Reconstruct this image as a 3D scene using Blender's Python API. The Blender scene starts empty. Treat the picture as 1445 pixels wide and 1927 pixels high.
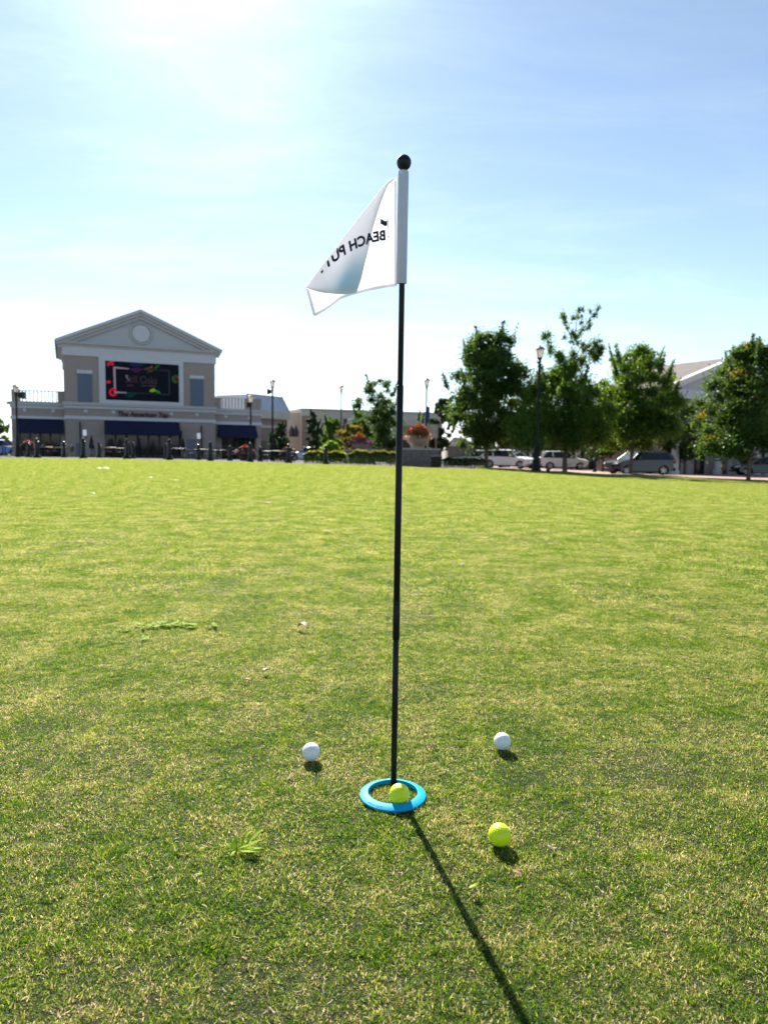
import bpy, bmesh, math, random
import numpy as np
from mathutils import Vector, Matrix, Euler, noise as mnoise

random.seed(7)
RNG = np.random.default_rng(11)
sc = bpy.context.scene
COL = sc.collection

# ------------------------------------------------------------------ camera
PITCH, ROLL, CAMH = math.radians(5.2), math.radians(0.85), 0.75
F, CX, CY = 1336.0, 722.5, 963.5
cam_d = bpy.data.cameras.new('camera')
cam = bpy.data.objects.new('camera', cam_d)
COL.objects.link(cam)
CAM_M = (Matrix.Translation((0, 0, CAMH)) @ Matrix.Rotation(math.pi / 2 - PITCH, 4, 'X')
         @ Matrix.Rotation(ROLL, 4, 'Z'))
cam.matrix_world = CAM_M
cam_d.sensor_fit = 'VERTICAL'
cam_d.sensor_height = 36.0
cam_d.lens = F / 1927.0 * 36.0
cam_d.clip_start, cam_d.clip_end = 0.05, 9000
cam_d.dof.use_dof = True
cam_d.dof.focus_distance = 1.52
cam_d.dof.aperture_fstop = 6.0
sc.camera = cam
R3 = CAM_M.to_3x3()
CO = Vector((0, 0, CAMH))


def ray(px, py):
    return R3 @ Vector(((px - CX) / F, -(py - CY) / F, -1.0))


def on_z(px, py, z=0.0):
    d = ray(px, py)
    return CO + d * ((z - CAMH) / d.z)


def at_y(px, py, Y):
    d = ray(px, py)
    return CO + d * (Y / d.y)


# ------------------------------------------------------------------ light
POLE = on_z(740.5, 1479)
_tip = on_z(988, 1927)
_d = (POLE - _tip)
AZ = math.atan2(_d.x, _d.y)
EL = math.radians(35.0)
SUN = Vector((math.sin(AZ) * math.cos(EL), math.cos(AZ) * math.cos(EL), math.sin(EL)))
sd = bpy.data.lights.new('sun', 'SUN')
sd.energy = 4.2
sd.angle = math.radians(0.53)
sd.color = (1.0, 0.94, 0.84)
sun = bpy.data.objects.new('sun', sd)
sun.rotation_euler = (-SUN).to_track_quat('-Z', 'Y').to_euler()
COL.objects.link(sun)

world = bpy.data.worlds.new('World')
sc.world = world
world.use_nodes = True
nt = world.node_tree
nt.nodes.clear()
W = nt.nodes.new
wo = W('ShaderNodeOutputWorld')
bg = W('ShaderNodeBackground')
sky = W('ShaderNodeTexSky')
sky.sky_type = 'NISHITA'
sky.sun_disc = False
sky.sun_elevation = EL
sky.sun_rotation = AZ
sky.altitude = 100
sky.air_density = 1.0
sky.dust_density = 0.12
sky.ozone_density = 3.0
tc = W('ShaderNodeTexCoord')
# thin cirrus: streaky noise seen on a high flat layer
sep = W('ShaderNodeSeparateXYZ')
nt.links.new(tc.outputs['Generated'], sep.inputs[0])
zc = W('ShaderNodeMath'); zc.operation = 'MAXIMUM'; zc.inputs[1].default_value = 0.0
nt.links.new(sep.outputs['Z'], zc.inputs[0])
za = W('ShaderNodeMath'); za.operation = 'ADD'; za.inputs[1].default_value = 0.16
nt.links.new(zc.outputs[0], za.inputs[0])
dx = W('ShaderNodeMath'); dx.operation = 'DIVIDE'
dy = W('ShaderNodeMath'); dy.operation = 'DIVIDE'
nt.links.new(sep.outputs['X'], dx.inputs[0]); nt.links.new(za.outputs[0], dx.inputs[1])
nt.links.new(sep.outputs['Y'], dy.inputs[0]); nt.links.new(za.outputs[0], dy.inputs[1])
cmb = W('ShaderNodeCombineXYZ')
nt.links.new(dx.outputs[0], cmb.inputs[0]); nt.links.new(dy.outputs[0], cmb.inputs[1])
mp = W('ShaderNodeMapping')
mp.inputs['Rotation'].default_value = (0, 0, math.radians(28))
mp.inputs['Scale'].default_value = (0.7, 1.9, 1.0)
mp.inputs['Location'].default_value = (2.3, 0.7, 0)
nt.links.new(cmb.outputs[0], mp.inputs[0])
n1 = W('ShaderNodeTexNoise')
n1.inputs['Scale'].default_value = 1.6; n1.inputs['Detail'].default_value = 7
n1.inputs['Roughness'].default_value = 0.66; n1.inputs['Distortion'].default_value = 0.5
nt.links.new(mp.outputs[0], n1.inputs['Vector'])
cr = W('ShaderNodeMapRange')
cr.interpolation_type = 'SMOOTHSTEP'
cr.inputs['From Min'].default_value = 0.36; cr.inputs['From Max'].default_value = 0.86
cr.inputs['To Min'].default_value = 0.26; cr.inputs['To Max'].default_value = 0.66
nt.links.new(n1.outputs['Fac'], cr.inputs['Value'])
# lit veil: cirrus is as bright as the sky behind it, only whiter and a bit brighter
lum = W('ShaderNodeRGBToBW')
nt.links.new(sky.outputs[0], lum.inputs[0])
vm = W('ShaderNodeVectorMath'); vm.operation = 'SCALE'
vm.inputs[0].default_value = (1.27, 1.60, 1.92)
# ice cloud scatters light forward: the veil brightens towards the sun
dt = W('ShaderNodeVectorMath'); dt.operation = 'DOT_PRODUCT'; dt.inputs[1].default_value = SUN
nt.links.new(tc.outputs['Generated'], dt.inputs[0])
dm = W('ShaderNodeMath'); dm.operation = 'MAXIMUM'; dm.inputs[1].default_value = 0.0
nt.links.new(dt.outputs['Value'], dm.inputs[0])
pw = W('ShaderNodeMath'); pw.operation = 'POWER'; pw.inputs[1].default_value = 60.0
nt.links.new(dm.outputs[0], pw.inputs[0])
gl = W('ShaderNodeMath'); gl.operation = 'MULTIPLY_ADD'; gl.inputs[1].default_value = 1.7; gl.inputs[2].default_value = 1.0
nt.links.new(pw.outputs[0], gl.inputs[0])
lg = W('ShaderNodeMath'); lg.operation = 'MULTIPLY'
nt.links.new(lum.outputs[0], lg.inputs[0]); nt.links.new(gl.outputs[0], lg.inputs[1])
nt.links.new(lg.outputs[0], vm.inputs['Scale'])
mx = W('ShaderNodeMix'); mx.data_type = 'RGBA'
nt.links.new(cr.outputs[0], mx.inputs['Factor'])
nt.links.new(sky.outputs[0], mx.inputs['A'])
nt.links.new(vm.outputs[0], mx.inputs['B'])
nt.links.new(mx.outputs['Result'], bg.inputs['Color'])
bg.inputs['Strength'].default_value = 0.05
nt.links.new(bg.outputs[0], wo.inputs[0])

sc.view_settings.view_transform = 'Standard'
sc.view_settings.look = 'None'
sc.view_settings.gamma = 1.0
sc.view_settings.use_curve_mapping = False
sc.view_settings.exposure = 1.68
sc.render.engine = 'CYCLES'
sc.cycles.max_bounces = 8
sc.cycles.diffuse_bounces = 4
sc.cycles.transmission_bounces = 6
sc.cycles.transparent_max_bounces = 8
sc.cycles.caustics_reflective = False
sc.cycles.caustics_refractive = False
sc.cycles.sample_clamp_indirect = 6.0
sc.cycles.use_denoising = True


# ------------------------------------------------------------------ helpers
def lin(c):
    return tuple(((v / 255.0) / 12.92 if v / 255.0 <= 0.04045 else ((v / 255.0 + 0.055) / 1.055) ** 2.4) for v in c)


MATS = {}


def mat(name, color, rough=0.6, metal=0.0, spec=0.5, var=0.0, scale=4.0, bump=0.0, bscale=None, coat=0.0,
        trans=0.0, emit=None, estr=0.0, color2=None, transmission=0.0, ior=1.45):
    if name in MATS:
        return MATS[name]
    m = bpy.data.materials.new(name)
    m.use_nodes = True
    t = m.node_tree
    b = t.nodes['Principled BSDF']
    b.inputs['Base Color'].default_value = (*color, 1)
    b.inputs['Roughness'].default_value = rough
    b.inputs['Metallic'].default_value = metal
    b.inputs['Specular IOR Level'].default_value = spec
    b.inputs['Coat Weight'].default_value = coat
    b.inputs['Coat Roughness'].default_value = 0.04
    b.inputs['Transmission Weight'].default_value = transmission
    b.inputs['IOR'].default_value = ior
    if emit:
        b.inputs['Emission Color'].default_value = (*emit, 1)
        b.inputs['Emission Strength'].default_value = estr
    co = t.nodes.new('ShaderNodeTexCoord')
    if var > 0 or color2:
        n = t.nodes.new('ShaderNodeTexNoise')
        n.inputs['Scale'].default_value = scale
        n.inputs['Detail'].default_value = 6
        n.inputs['Roughness'].default_value = 0.65
        t.links.new(co.outputs['Object'], n.inputs['Vector'])
        r = t.nodes.new('ShaderNodeMapRange')
        r.inputs['From Min'].default_value = 0.3; r.inputs['From Max'].default_value = 0.7
        t.links.new(n.outputs['Fac'], r.inputs['Value'])
        k = t.nodes.new('ShaderNodeMix'); k.data_type = 'RGBA'
        c2 = color2 or tuple(min(1, c * (1 + var)) for c in color)
        c1 = color if color2 else tuple(c * (1 - var) for c in color)
        k.inputs['A'].default_value = (*c1, 1); k.inputs['B'].default_value = (*c2, 1)
        t.links.new(r.outputs[0], k.inputs['Factor'])
        t.links.new(k.outputs['Result'], b.inputs['Base Color'])
    if bump > 0:
        n2 = t.nodes.new('ShaderNodeTexNoise')
        n2.inputs['Scale'].default_value = bscale or scale * 6
        n2.inputs['Detail'].default_value = 4
        t.links.new(co.outputs['Object'], n2.inputs['Vector'])
        bp = t.nodes.new('ShaderNodeBump')
        bp.inputs['Strength'].default_value = bump
        t.links.new(n2.outputs['Fac'], bp.inputs['Height'])
        t.links.new(bp.outputs[0], b.inputs['Normal'])
    if trans > 0:
        tr = t.nodes.new('ShaderNodeBsdfTranslucent')
        tr.inputs['Color'].default_value = (*color, 1)
        ms = t.nodes.new('ShaderNodeMixShader')
        ms.inputs[0].default_value = trans
        t.links.new(b.outputs[0], ms.inputs[1]); t.links.new(tr.outputs[0], ms.inputs[2])
        t.links.new(ms.outputs[0], t.nodes['Material Output'].inputs[0])
    MATS[name] = m
    return m


class MB:
    """collects primitives for ONE mesh object"""

    def __init__(s):
        s.v, s.f = [], []

    def add(s, vs, fs):
        o = len(s.v)
        s.v += [tuple(p) for p in vs]
        s.f += [tuple(i + o for i in f) for f in fs]

    def box(s, a, b):
        x0, y0, z0 = [min(p, q) for p, q in zip(a, b)]
        x1, y1, z1 = [max(p, q) for p, q in zip(a, b)]
        s.add([(x0, y0, z0), (x1, y0, z0), (x1, y1, z0), (x0, y1, z0), (x0, y0, z1), (x1, y0, z1), (x1, y1, z1), (x0, y1, z1)],
              [(0, 3, 2, 1), (4, 5, 6, 7), (0, 1, 5, 4), (1, 2, 6, 5), (2, 3, 7, 6), (3, 0, 4, 7)])

    def tube(s, pts, rad, n=8, cap=True):
        pts = [Vector(p) for p in pts]
        if not isinstance(rad, (list, tuple)):
            rad = [rad] * len(pts)
        rings = []
        prev = None
        for i, p in enumerate(pts):
            d = (pts[min(i + 1, len(pts) - 1)] - pts[max(i - 1, 0)])
            d = d.normalized() if d.length > 1e-9 else Vector((0, 0, 1))
            if prev is None:
                a = d.orthogonal().normalized()
            else:
                a = (prev - d * prev.dot(d))
                a = a.normalized() if a.length > 1e-6 else d.orthogonal().normalized()
            prev = a
            b = d.cross(a)
            rings.append([p + (a * math.cos(2 * math.pi * k / n) + b * math.sin(2 * math.pi * k / n)) * rad[i] for k in range(n)])
        vs = [q for r in rings for q in r]
        fs = []
        for i in range(len(rings) - 1):
            for k in range(n):
                fs.append((i * n + k, i * n + (k + 1) % n, (i + 1) * n + (k + 1) % n, (i + 1) * n + k))
        if cap:
            fs.append(tuple(reversed(range(n))))
            fs.append(tuple((len(rings) - 1) * n + k for k in range(n)))
        s.add(vs, fs)

    def lathe(s, prof, c=(0, 0, 0), n=24):
        vs, fs = [], []
        for r, z in prof:
            for k in range(n):
                a = 2 * math.pi * k / n
                vs.append((c[0] + r * math.cos(a), c[1] + r * math.sin(a), c[2] + z))
        for i in range(len(prof) - 1):
            for k in range(n):
                fs.append((i * n + k, i * n + (k + 1) % n, (i + 1) * n + (k + 1) % n, (i + 1) * n + k))
        if prof[0][0] > 1e-5:
            fs.append(tuple(reversed(range(n))))
        if prof[-1][0] > 1e-5:
            fs.append(tuple((len(prof) - 1) * n + k for k in range(n)))
        s.add(vs, fs)

    def prism(s, poly, axis, a, b):
        """poly: 2D points; axis 'y' -> (x,z) polygon extruded along y from a to b; 'x' -> (y,z)"""
        n = len(poly)
        if axis == 'y':
            vs = [(p[0], a, p[1]) for p in poly] + [(p[0], b, p[1]) for p in poly]
        elif axis == 'x':
            vs = [(a, p[0], p[1]) for p in poly] + [(b, p[0], p[1]) for p in poly]
        else:
            vs = [(p[0], p[1], a) for p in poly] + [(p[0], p[1], b) for p in poly]
        fs = [tuple(range(n)), tuple(reversed(range(n, 2 * n)))]
        for i in range(n):
            j = (i + 1) % n
            fs.append((i, i + n, j + n, j))
        s.add(vs, fs)

    def build(s, name, m, parent=None, smooth=False, bevel=0.0, segs=2, loc=None, autosm=None):
        me = bpy.data.meshes.new(name)
        me.from_pydata(s.v, [], s.f)
        bm = bmesh.new(); bm.from_mesh(me)
        bmesh.ops.recalc_face_normals(bm, faces=bm.faces)
        if bevel > 0:
            es = [e for e in bm.edges if len(e.link_faces) == 2 and e.calc_face_angle(0) > 0.5]
            bmesh.ops.bevel(bm, geom=es, offset=bevel, segments=segs, affect='EDGES', clamp_overlap=True)
        bm.to_mesh(me); bm.free()
        if smooth:
            me.polygons.foreach_set('use_smooth', [True] * len(me.polygons))
            if autosm:
                me.set_sharp_from_angle(angle=math.radians(autosm))
        o = bpy.data.objects.new(name, me)
        if m: me.materials.append(m)
        COL.objects.link(o)
        if parent is not None: o.parent = parent
        if loc is not None: o.location = loc
        return o


def np_mesh(name, verts, nper, m, parent=None, mats=None):
    """verts (N*nper,3): N separate polygons of nper corners"""
    nf = len(verts) // nper
    me = bpy.data.meshes.new(name)
    me.vertices.add(len(verts)); me.vertices.foreach_set('co', np.asarray(verts, dtype=np.float32).ravel())
    me.loops.add(nf * nper); me.loops.foreach_set('vertex_index', np.arange(nf * nper, dtype=np.int32))
    me.polygons.add(nf); me.polygons.foreach_set('loop_start', np.arange(0, nf * nper, nper, dtype=np.int32))
    if m: me.materials.append(m)
    me.update(calc_edges=True); me.validate()
    o = bpy.data.objects.new(name, me)
    if COL is not None: COL.objects.link(o)
    if parent is not None: o.parent = parent
    return o


def tag(o, label, cat, group=None):
    o['label'] = label; o['category'] = cat
    if group: o['group'] = group
    return o


def empty(name, loc=(0, 0, 0), rz=0.0, label=None, cat=None, group=None):
    o = bpy.data.objects.new(name, None)
    o.empty_display_size = 0.2
    o.location = loc; o.rotation_euler = (0, 0, rz)
    COL.objects.link(o)
    if label: tag(o, label, cat, group)
    return o


def struct(o):
    o['kind'] = 'structure'; return o


def stuff(o):
    o['kind'] = 'stuff'; return o


def dup(root, loc=None, rz=None, label=None, group=None, scale=None):
    r = root.copy(); COL.objects.link(r)
    if loc is not None: r.location = loc
    if rz is not None: r.rotation_euler = (0, 0, rz)
    if label: r['label'] = label
    if group: r['group'] = group
    if scale: r.scale = (scale,) * 3

    def rec(src, dst):
        for ch in list(src.children):
            c = ch.copy(); COL.objects.link(c); c.parent = dst
            rec(ch, c)
    rec(root, r)
    return r


ORD = ['first', 'second', 'third', 'fourth', 'fifth', 'sixth', 'seventh', 'eighth', 'ninth', 'tenth', 'eleventh', 'twelfth']

# ------------------------------------------------------------------ terrain
_EX = [-400, 0, 180, 350, 520, 680, 850, 920, 1000, 1130, 1300, 1445, 1900]
_ED = [36, 36, 37, 38, 38, 40, 42, 42, 40, 37, 34, 32, 30]
_EY = [858, 861.6, 862.5, 866, 871, 875.5, 881.5, 884, 889, 898, 906, 911, 925]
_ET, _EZ = [], []
for x_, d_, y_ in zip(_EX, _ED, _EY):
    p_ = at_y(x_, y_, d_)
    _ET.append(p_.x / p_.y); _EZ.append(p_.z)


def edge_d(t):
    return float(np.interp(t, _ET, _ED))


def G(x, y):
    yy = max(y, 0.01)
    t = x / yy if y > 0.5 else x / 0.5
    t = max(-1.4, min(1.4, t))
    d = np.interp(t, _ET, _ED); z = np.interp(t, _ET, _EZ)
    if y <= 7: return 0.0
    if y <= d:
        s = (y - 7) / (d - 7)
        return float(z * (0.7 * s + 0.3 * s * s) * 1.0)
    return float(z - 0.0165 * (min(y, 115) - d) )


def gp(px, Y):
    """ground point under pixel column px at depth Y"""
    p = at_y(px, 843, Y)
    return Vector((p.x, Y, G(p.x, Y)))


def sheet(name, ts, y0f, y1f, ny, m, dz, y_pow=1.0):
    vs, fs = [], []
    for i, t in enumerate(ts):
        a, b = y0f(t), y1f(t)
        for j in range(ny + 1):
            s = (j / ny) ** y_pow
            y = a + (b - a) * s
            vs.append((t * y, y, G(t * y, y) + dz))
    for i in range(len(ts) - 1):
        for j in range(ny):
            k = i * (ny + 1) + j
            fs.append((k, k + ny + 1, k + ny + 2, k + 1))
    me = bpy.data.meshes.new(name); me.from_pydata(vs, [], fs)
    me.polygons.foreach_set('use_smooth', [True] * len(me.polygons))
    me.materials.append(m)
    o = bpy.data.objects.new(name, me); COL.objects.link(o)
    return struct(o)


def tcol(px):
    p = at_y(px, 843, 40); return p.x / p.y


# ground base, horizon to horizon
m_base = mat('dry_ground', (0.16, 0.15, 0.12), 0.95, var=0.3, scale=0.15)
vs, fs = [], []
rad = [-300, -60, -20, -5, 0.5, 3, 7, 12, 20, 28, 34, 38, 42, 50, 60, 75, 90, 115, 200, 500, 1500, 4000]
for y in rad:
    for xk in range(-16, 17):
        x = math.copysign((abs(xk) / 16) ** 2, xk) * max(60, abs(y) * 1.5 + 60)
        vs.append((x, y, G(x, y) - 0.06 - (0.1 if y > 28 else 0)))
n_ = 33
for j in range(len(rad) - 1):
    for i in range(n_ - 1):
        k = j * n_ + i
        fs.append((k, k + 1, k + n_ + 1, k + n_))
me = bpy.data.meshes.new('ground'); me.from_pydata(vs, [], fs); me.materials.append(m_base)
o = bpy.data.objects.new('ground', me); COL.objects.link(o); struct(o)

# soil / thatch under the turf
m_soil = bpy.data.materials.new('turf_thatch'); m_soil.use_nodes = True
t = m_soil.node_tree; b = t.nodes['Principled BSDF']
b.inputs['Roughness'].default_value = 0.95; b.inputs['Specular IOR Level'].default_value = 0.1
geo = t.nodes.new('ShaderNodeNewGeometry')
nz = t.nodes.new('ShaderNodeTexNoise'); nz.inputs['Scale'].default_value = 90; nz.inputs['Detail'].default_value = 5
t.links.new(geo.outputs['Position'], nz.inputs['Vector'])
rp = t.nodes.new('ShaderNodeValToRGB')
rp.color_ramp.elements[0].position = 0.35; rp.color_ramp.elements[0].color = (0.012, 0.018, 0.007, 1)
rp.color_ramp.elements[1].position = 0.7; rp.color_ramp.elements[1].color = (0.055, 0.055, 0.024, 1)
t.links.new(nz.outputs['Fac'], rp.inputs[0]); t.links.new(rp.outputs[0], b.inputs['Base Color'])
bp = t.nodes.new('ShaderNodeBump'); bp.inputs['Strength'].default_value = 0.6; bp.inputs['Distance'].default_value = 0.004
t.links.new(nz.outputs['Fac'], bp.inputs['Height']); t.links.new(bp.outputs[0], b.inputs['Normal'])
TS = list(np.linspace(-1.35, 1.35, 91))
sheet('lawn', TS, lambda t: 0.3, edge_d, 50, m_soil, 0.0, 2.0)
# the strip behind the camera too
mb = MB(); mb.add([(-9, -12, 0), (9, -12, 0), (0.4, 0.3, 0), (-0.4, 0.3, 0)], [(0, 1, 2, 3)])
ob = mb.build('lawn', m_soil); struct(ob)


# ------------------------------------------------------------------ grass
def grass_material():
    m = bpy.data.materials.new('grass_blades'); m.use_nodes = True
    t = m.node_tree; N = t.nodes.new; L = t.links.new
    b = t.nodes['Principled BSDF']; out = t.nodes['Material Output']
    geo = N('ShaderNodeNewGeometry')
    # patches
    big = N('ShaderNodeTexNoise'); big.inputs['Scale'].default_value = 4.2; big.inputs['Detail'].default_value = 5
    big.inputs['Roughness'].default_value = 0.6
    small = N('ShaderNodeTexNoise'); small.inputs['Scale'].default_value = 26; small.inputs['Detail'].default_value = 3
    L(geo.outputs['Position'], big.inputs['Vector']); L(geo.outputs['Position'], small.inputs['Vector'])
    a = N('ShaderNodeMath'); a.operation = 'MULTIPLY_ADD'; a.inputs[1].default_value = 1.1
    L(big.outputs['Fac'], a.inputs[0])
    a2 = N('ShaderNodeMath'); a2.operation = 'MULTIPLY_ADD'; a2.inputs[1].default_value = 0.8
    L(small.outputs['Fac'], a2.inputs[0]); L(a.outputs[0], a2.inputs[2])
    L(geo.outputs['Random Per Island'], a.inputs[2])
    # a2 = rnd + 1.5*big + .8*small, mean ~ .5+.75+.4 = 1.65
    mr = N('ShaderNodeMapRange'); mr.inputs['From Min'].default_value = 0.74; mr.inputs['From Max'].default_value = 2.10
    L(a2.outputs[0], mr.inputs['Value'])
    rp = N('ShaderNodeValToRGB'); e = rp.color_ramp.elements
    e[0].position = 0.0; e[0].color = (0.020, 0.065, 0.020, 1)
    e[1].position = 1.0; e[1].color = (0.58, 0.49, 0.30, 1)
    for p, c in ((0.3, (0.042, 0.120, 0.024, 1)), (0.55, (0.115, 0.20, 0.030, 1)), (0.70, (0.25, 0.30, 0.07, 1)), (0.80, (0.46, 0.41, 0.20, 1))):
        q = e.new(p); q.color = c
    L(mr.outputs[0], rp.inputs[0])
    L(rp.outputs[0], b.inputs['Base Color'])
    b.inputs['Roughness'].default_value = 0.42
    b.inputs['Specular IOR Level'].default_value = 0.2
    tr = N('ShaderNodeBsdfTranslucent')
    hs = N('ShaderNodeHueSaturation'); hs.inputs['Hue'].default_value = 0.478; hs.inputs['Saturation'].default_value = 1.22
    hs.inputs['Value'].default_value = 2.0
    L(rp.outputs[0], hs.inputs['Color']); L(hs.outputs[0], tr.inputs['Color'])
    ms = N('ShaderNodeMixShader'); ms.inputs[0].default_value = 0.52
    L(b.outputs[0], ms.inputs[1]); L(tr.outputs[0], ms.inputs[2]); L(ms.outputs[0], out.inputs[0])
    return m


M_GRASS = grass_material()


def blade_tile(size, count, hmin, hmax, wmin, wmax, rng, lean=(0.2, 1.2), clump=0.0, spill=1.12, hs=1.0):
    """a square of bent grass blades, 3 verts rows -> quad + tri, as one np mesh (object not linked)"""
    P = (rng.random((count, 2)) - 0.5) * size * spill
    if clump > 0:
        nc = int(count / 9)
        C = (rng.random((nc, 2)) - 0.5) * size * spill
        CI = rng.integers(0, nc, count)
        P = C[CI] + rng.normal(0, clump, (count, 2))
    h = rng.uniform(hmin, hmax, count); w = rng.uniform(wmin, wmax, count)
    az = rng.random(count) * 2 * np.pi
    f = 2 * np.pi / size
    low = (np.sin(P[:, 0] * f * 2 + 1.0 + np.sin(P[:, 1] * f * 3)) * np.sin(P[:, 1] * f * 2 + 2.0 + np.sin(P[:, 0] * f)) + 0.6 * np.sin(P[:, 0] * f * 5 + P[:, 1] * f * 3)) / 1.6
    h = h * (1 + 0.30 * low)
    if clump > 0:
        gidx = CI
        az = (rng.random(nc) * 2 * np.pi)[gidx] + rng.normal(0, 0.7, count)
        h = h * rng.uniform(0.65, 1.3, nc)[gidx]
    ln = np.where(rng.random(count) < 0.5, rng.uniform(lean[0], (lean[0] + lean[1]) / 2, count), rng.uniform((lean[0] + lean[1]) / 2, lean[1], count))            # lean angle from vertical
    face = az + rng.normal(0, 0.9, count) + np.pi / 2
    side = np.stack([np.cos(face), np.sin(face), rng.normal(0, 0.3, count)], 1)
    d1 = np.stack([np.cos(az) * np.sin(ln * 0.6), np.sin(az) * np.sin(ln * 0.6), np.cos(ln * 0.6)], 1)
    l2 = np.minimum(ln * 1.3, 1.7)
    d2 = np.stack([np.cos(az) * np.sin(l2), np.sin(az) * np.sin(l2), np.cos(l2)], 1)
    B = np.stack([P[:, 0], P[:, 1], np.full(count, -0.001)], 1)
    Mi = B + d1 * (h * 0.5)[:, None]
    T = Mi + d2 * (h * 0.55)[:, None]
    sw = side * (w / 2)[:, None]
    V = np.stack([B - sw * 0.8, B + sw * 0.8, Mi + sw, Mi - sw, T], 1).reshape(-1, 3)
    me = bpy.data.meshes.new('grass_tile')
    me.vertices.add(len(V)); me.vertices.foreach_set('co', V.astype(np.float32).ravel())
    base = (np.arange(count) * 5)[:, None]
    loops = (base + np.array([0, 1, 2, 3, 3, 2, 4])[None, :]).ravel()
    me.loops.add(count * 7); me.loops.foreach_set('vertex_index', loops.astype(np.int32))
    st = (np.arange(count) * 7)[:, None] + np.array([0, 4])[None, :]
    me.polygons.add(count * 2); me.polygons.foreach_set('loop_start', st.ravel().astype(np.int32))
    me.materials.append(M_GRASS)
    me.update(calc_edges=True)
    return bpy.data.objects.new('grass_tile', me)


def scatter(name, tiles, pts, rots, idx, scales=None):
    tc_ = bpy.data.collections.new(name + '_tiles')
    for o in tiles: tc_.objects.link(o)
    me = bpy.data.meshes.new(name)
    me.vertices.add(len(pts)); me.vertices.foreach_set('co', np.asarray(pts, dtype=np.float32).ravel())
    at = me.attributes.new('rot', 'FLOAT_VECTOR', 'POINT'); at.data.foreach_set('vector', np.asarray(rots, dtype=np.float32).ravel())
    ai = me.attributes.new('idx', 'INT', 'POINT'); ai.data.foreach_set('value', np.asarray(idx, dtype=np.int32))
    o = bpy.data.objects.new(name, me); COL.objects.link(o)
    ng = bpy.data.node_groups.new(name, 'GeometryNodeTree')
    ng.interface.new_socket('Geometry', in_out='INPUT', socket_type='NodeSocketGeometry')
    ng.interface.new_socket('Geometry', in_out='OUTPUT', socket_type='NodeSocketGeometry')
    N = ng.nodes.new; L = ng.links.new
    gi, go = N('NodeGroupInput'), N('NodeGroupOutput')
    ci = N('GeometryNodeCollectionInfo'); ci.inputs['Collection'].default_value = tc_
    ci.inputs['Separate Children'].default_value = True; ci.inputs['Reset Children'].default_value = True
    ip = N('GeometryNodeInstanceOnPoints'); ip.inputs['Pick Instance'].default_value = True
    na = N('GeometryNodeInputNamedAttribute'); na.data_type = 'FLOAT_VECTOR'; na.inputs['Name'].default_value = 'rot'
    ni = N('GeometryNodeInputNamedAttribute'); ni.data_type = 'INT'; ni.inputs['Name'].default_value = 'idx'
    er = N('FunctionNodeEulerToRotation')
    L(gi.outputs[0], ip.inputs['Points']); L(ci.outputs[0], ip.inputs['Instance'])
    L(na.outputs['Attribute'], er.inputs[0]); L(er.outputs[0], ip.inputs['Rotation'])
    L(ni.outputs['Attribute'], ip.inputs['Instance Index'])
    L(ip.outputs[0], go.inputs[0])
    md = o.modifiers.new('grass', 'NODES'); md.node_group = ng
    o['kind'] = 'stuff'
    return o


def ground_rot(x, y, spin):
    e = 0.6
    nx = -(G(x + e, y) - G(x - e, y)) / (2 * e); ny = -(G(x, y + e) - G(x, y - e)) / (2 * e)
    n = Vector((nx, ny, 1)).normalized()
    q = Vector((0, 0, 1)).rotation_difference(n)
    return (q.to_matrix() @ Matrix.Rotation(spin, 3, 'Z')).to_euler()


rnd = random.Random(3)
DN = (0.80, 0.95, 1.05, 1.15, 1.25)
DF = (0.94, 0.98, 1.0, 1.03, 1.06)
near_tiles = [blade_tile(0.25, int(33000 * DN[k]), 0.003 * DN[k], 0.0092 * DN[k], 0.0006, 0.0012, np.random.default_rng(20 + k), lean=(0.3, 2.3), clump=0.0038) for k in range(5)]
mid_tiles = [blade_tile(0.5, int(38000 * DN[k]), 0.004 * DN[k], 0.012 * DN[k], 0.0011, 0.0022, np.random.default_rng(40 + k), lean=(0.2, 2.0), clump=0.008) for k in range(5)]
far_tiles = [blade_tile(1.0, int(26000 * DF[k]), 0.008 * DF[k], 0.019 * DF[k], 0.0028, 0.0055, np.random.default_rng(60 + k), lean=(0.15, 1.7), clump=0.013) for k in range(5)]
LV = {0.25: ([], [], []), 0.5: ([], [], []), 1.0: ([], [], [])}


def put(size, x, y):
    if math.hypot(x, y) < 0.28: return
    if y > 1 and y + size * 0.45 > edge_d(x / y): return
    L_ = LV[size]
    v = mnoise.noise(Vector((x * 1.1, y * 1.1, 0.3))) + 0.6 * mnoise.noise(Vector((x * 3.1, y * 3.1, 5.3)))
    k = int(max(0, min(4, round(2 + v * 2.4 + rnd.uniform(-.8, .8)))))
    L_[0].append((x, y, G(x, y))); L_[1].append(tuple(ground_rot(x, y, rnd.randrange(4) * math.pi / 2))); L_[2].append(k)


def cell(size, cx_, cy_):
    dist = math.hypot(cx_, cy_) * rnd.uniform(0.70, 1.30)
    want = 0.25 if dist < 4.2 else (0.5 if dist < 12.5 else 1.0)
    if size > want + 1e-6:
        for sx in (-.25, .25):
            for sy in (-.25, .25): cell(size / 2, cx_ + sx * size, cy_ + sy * size)
    else: put(size, cx_, cy_)


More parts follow.
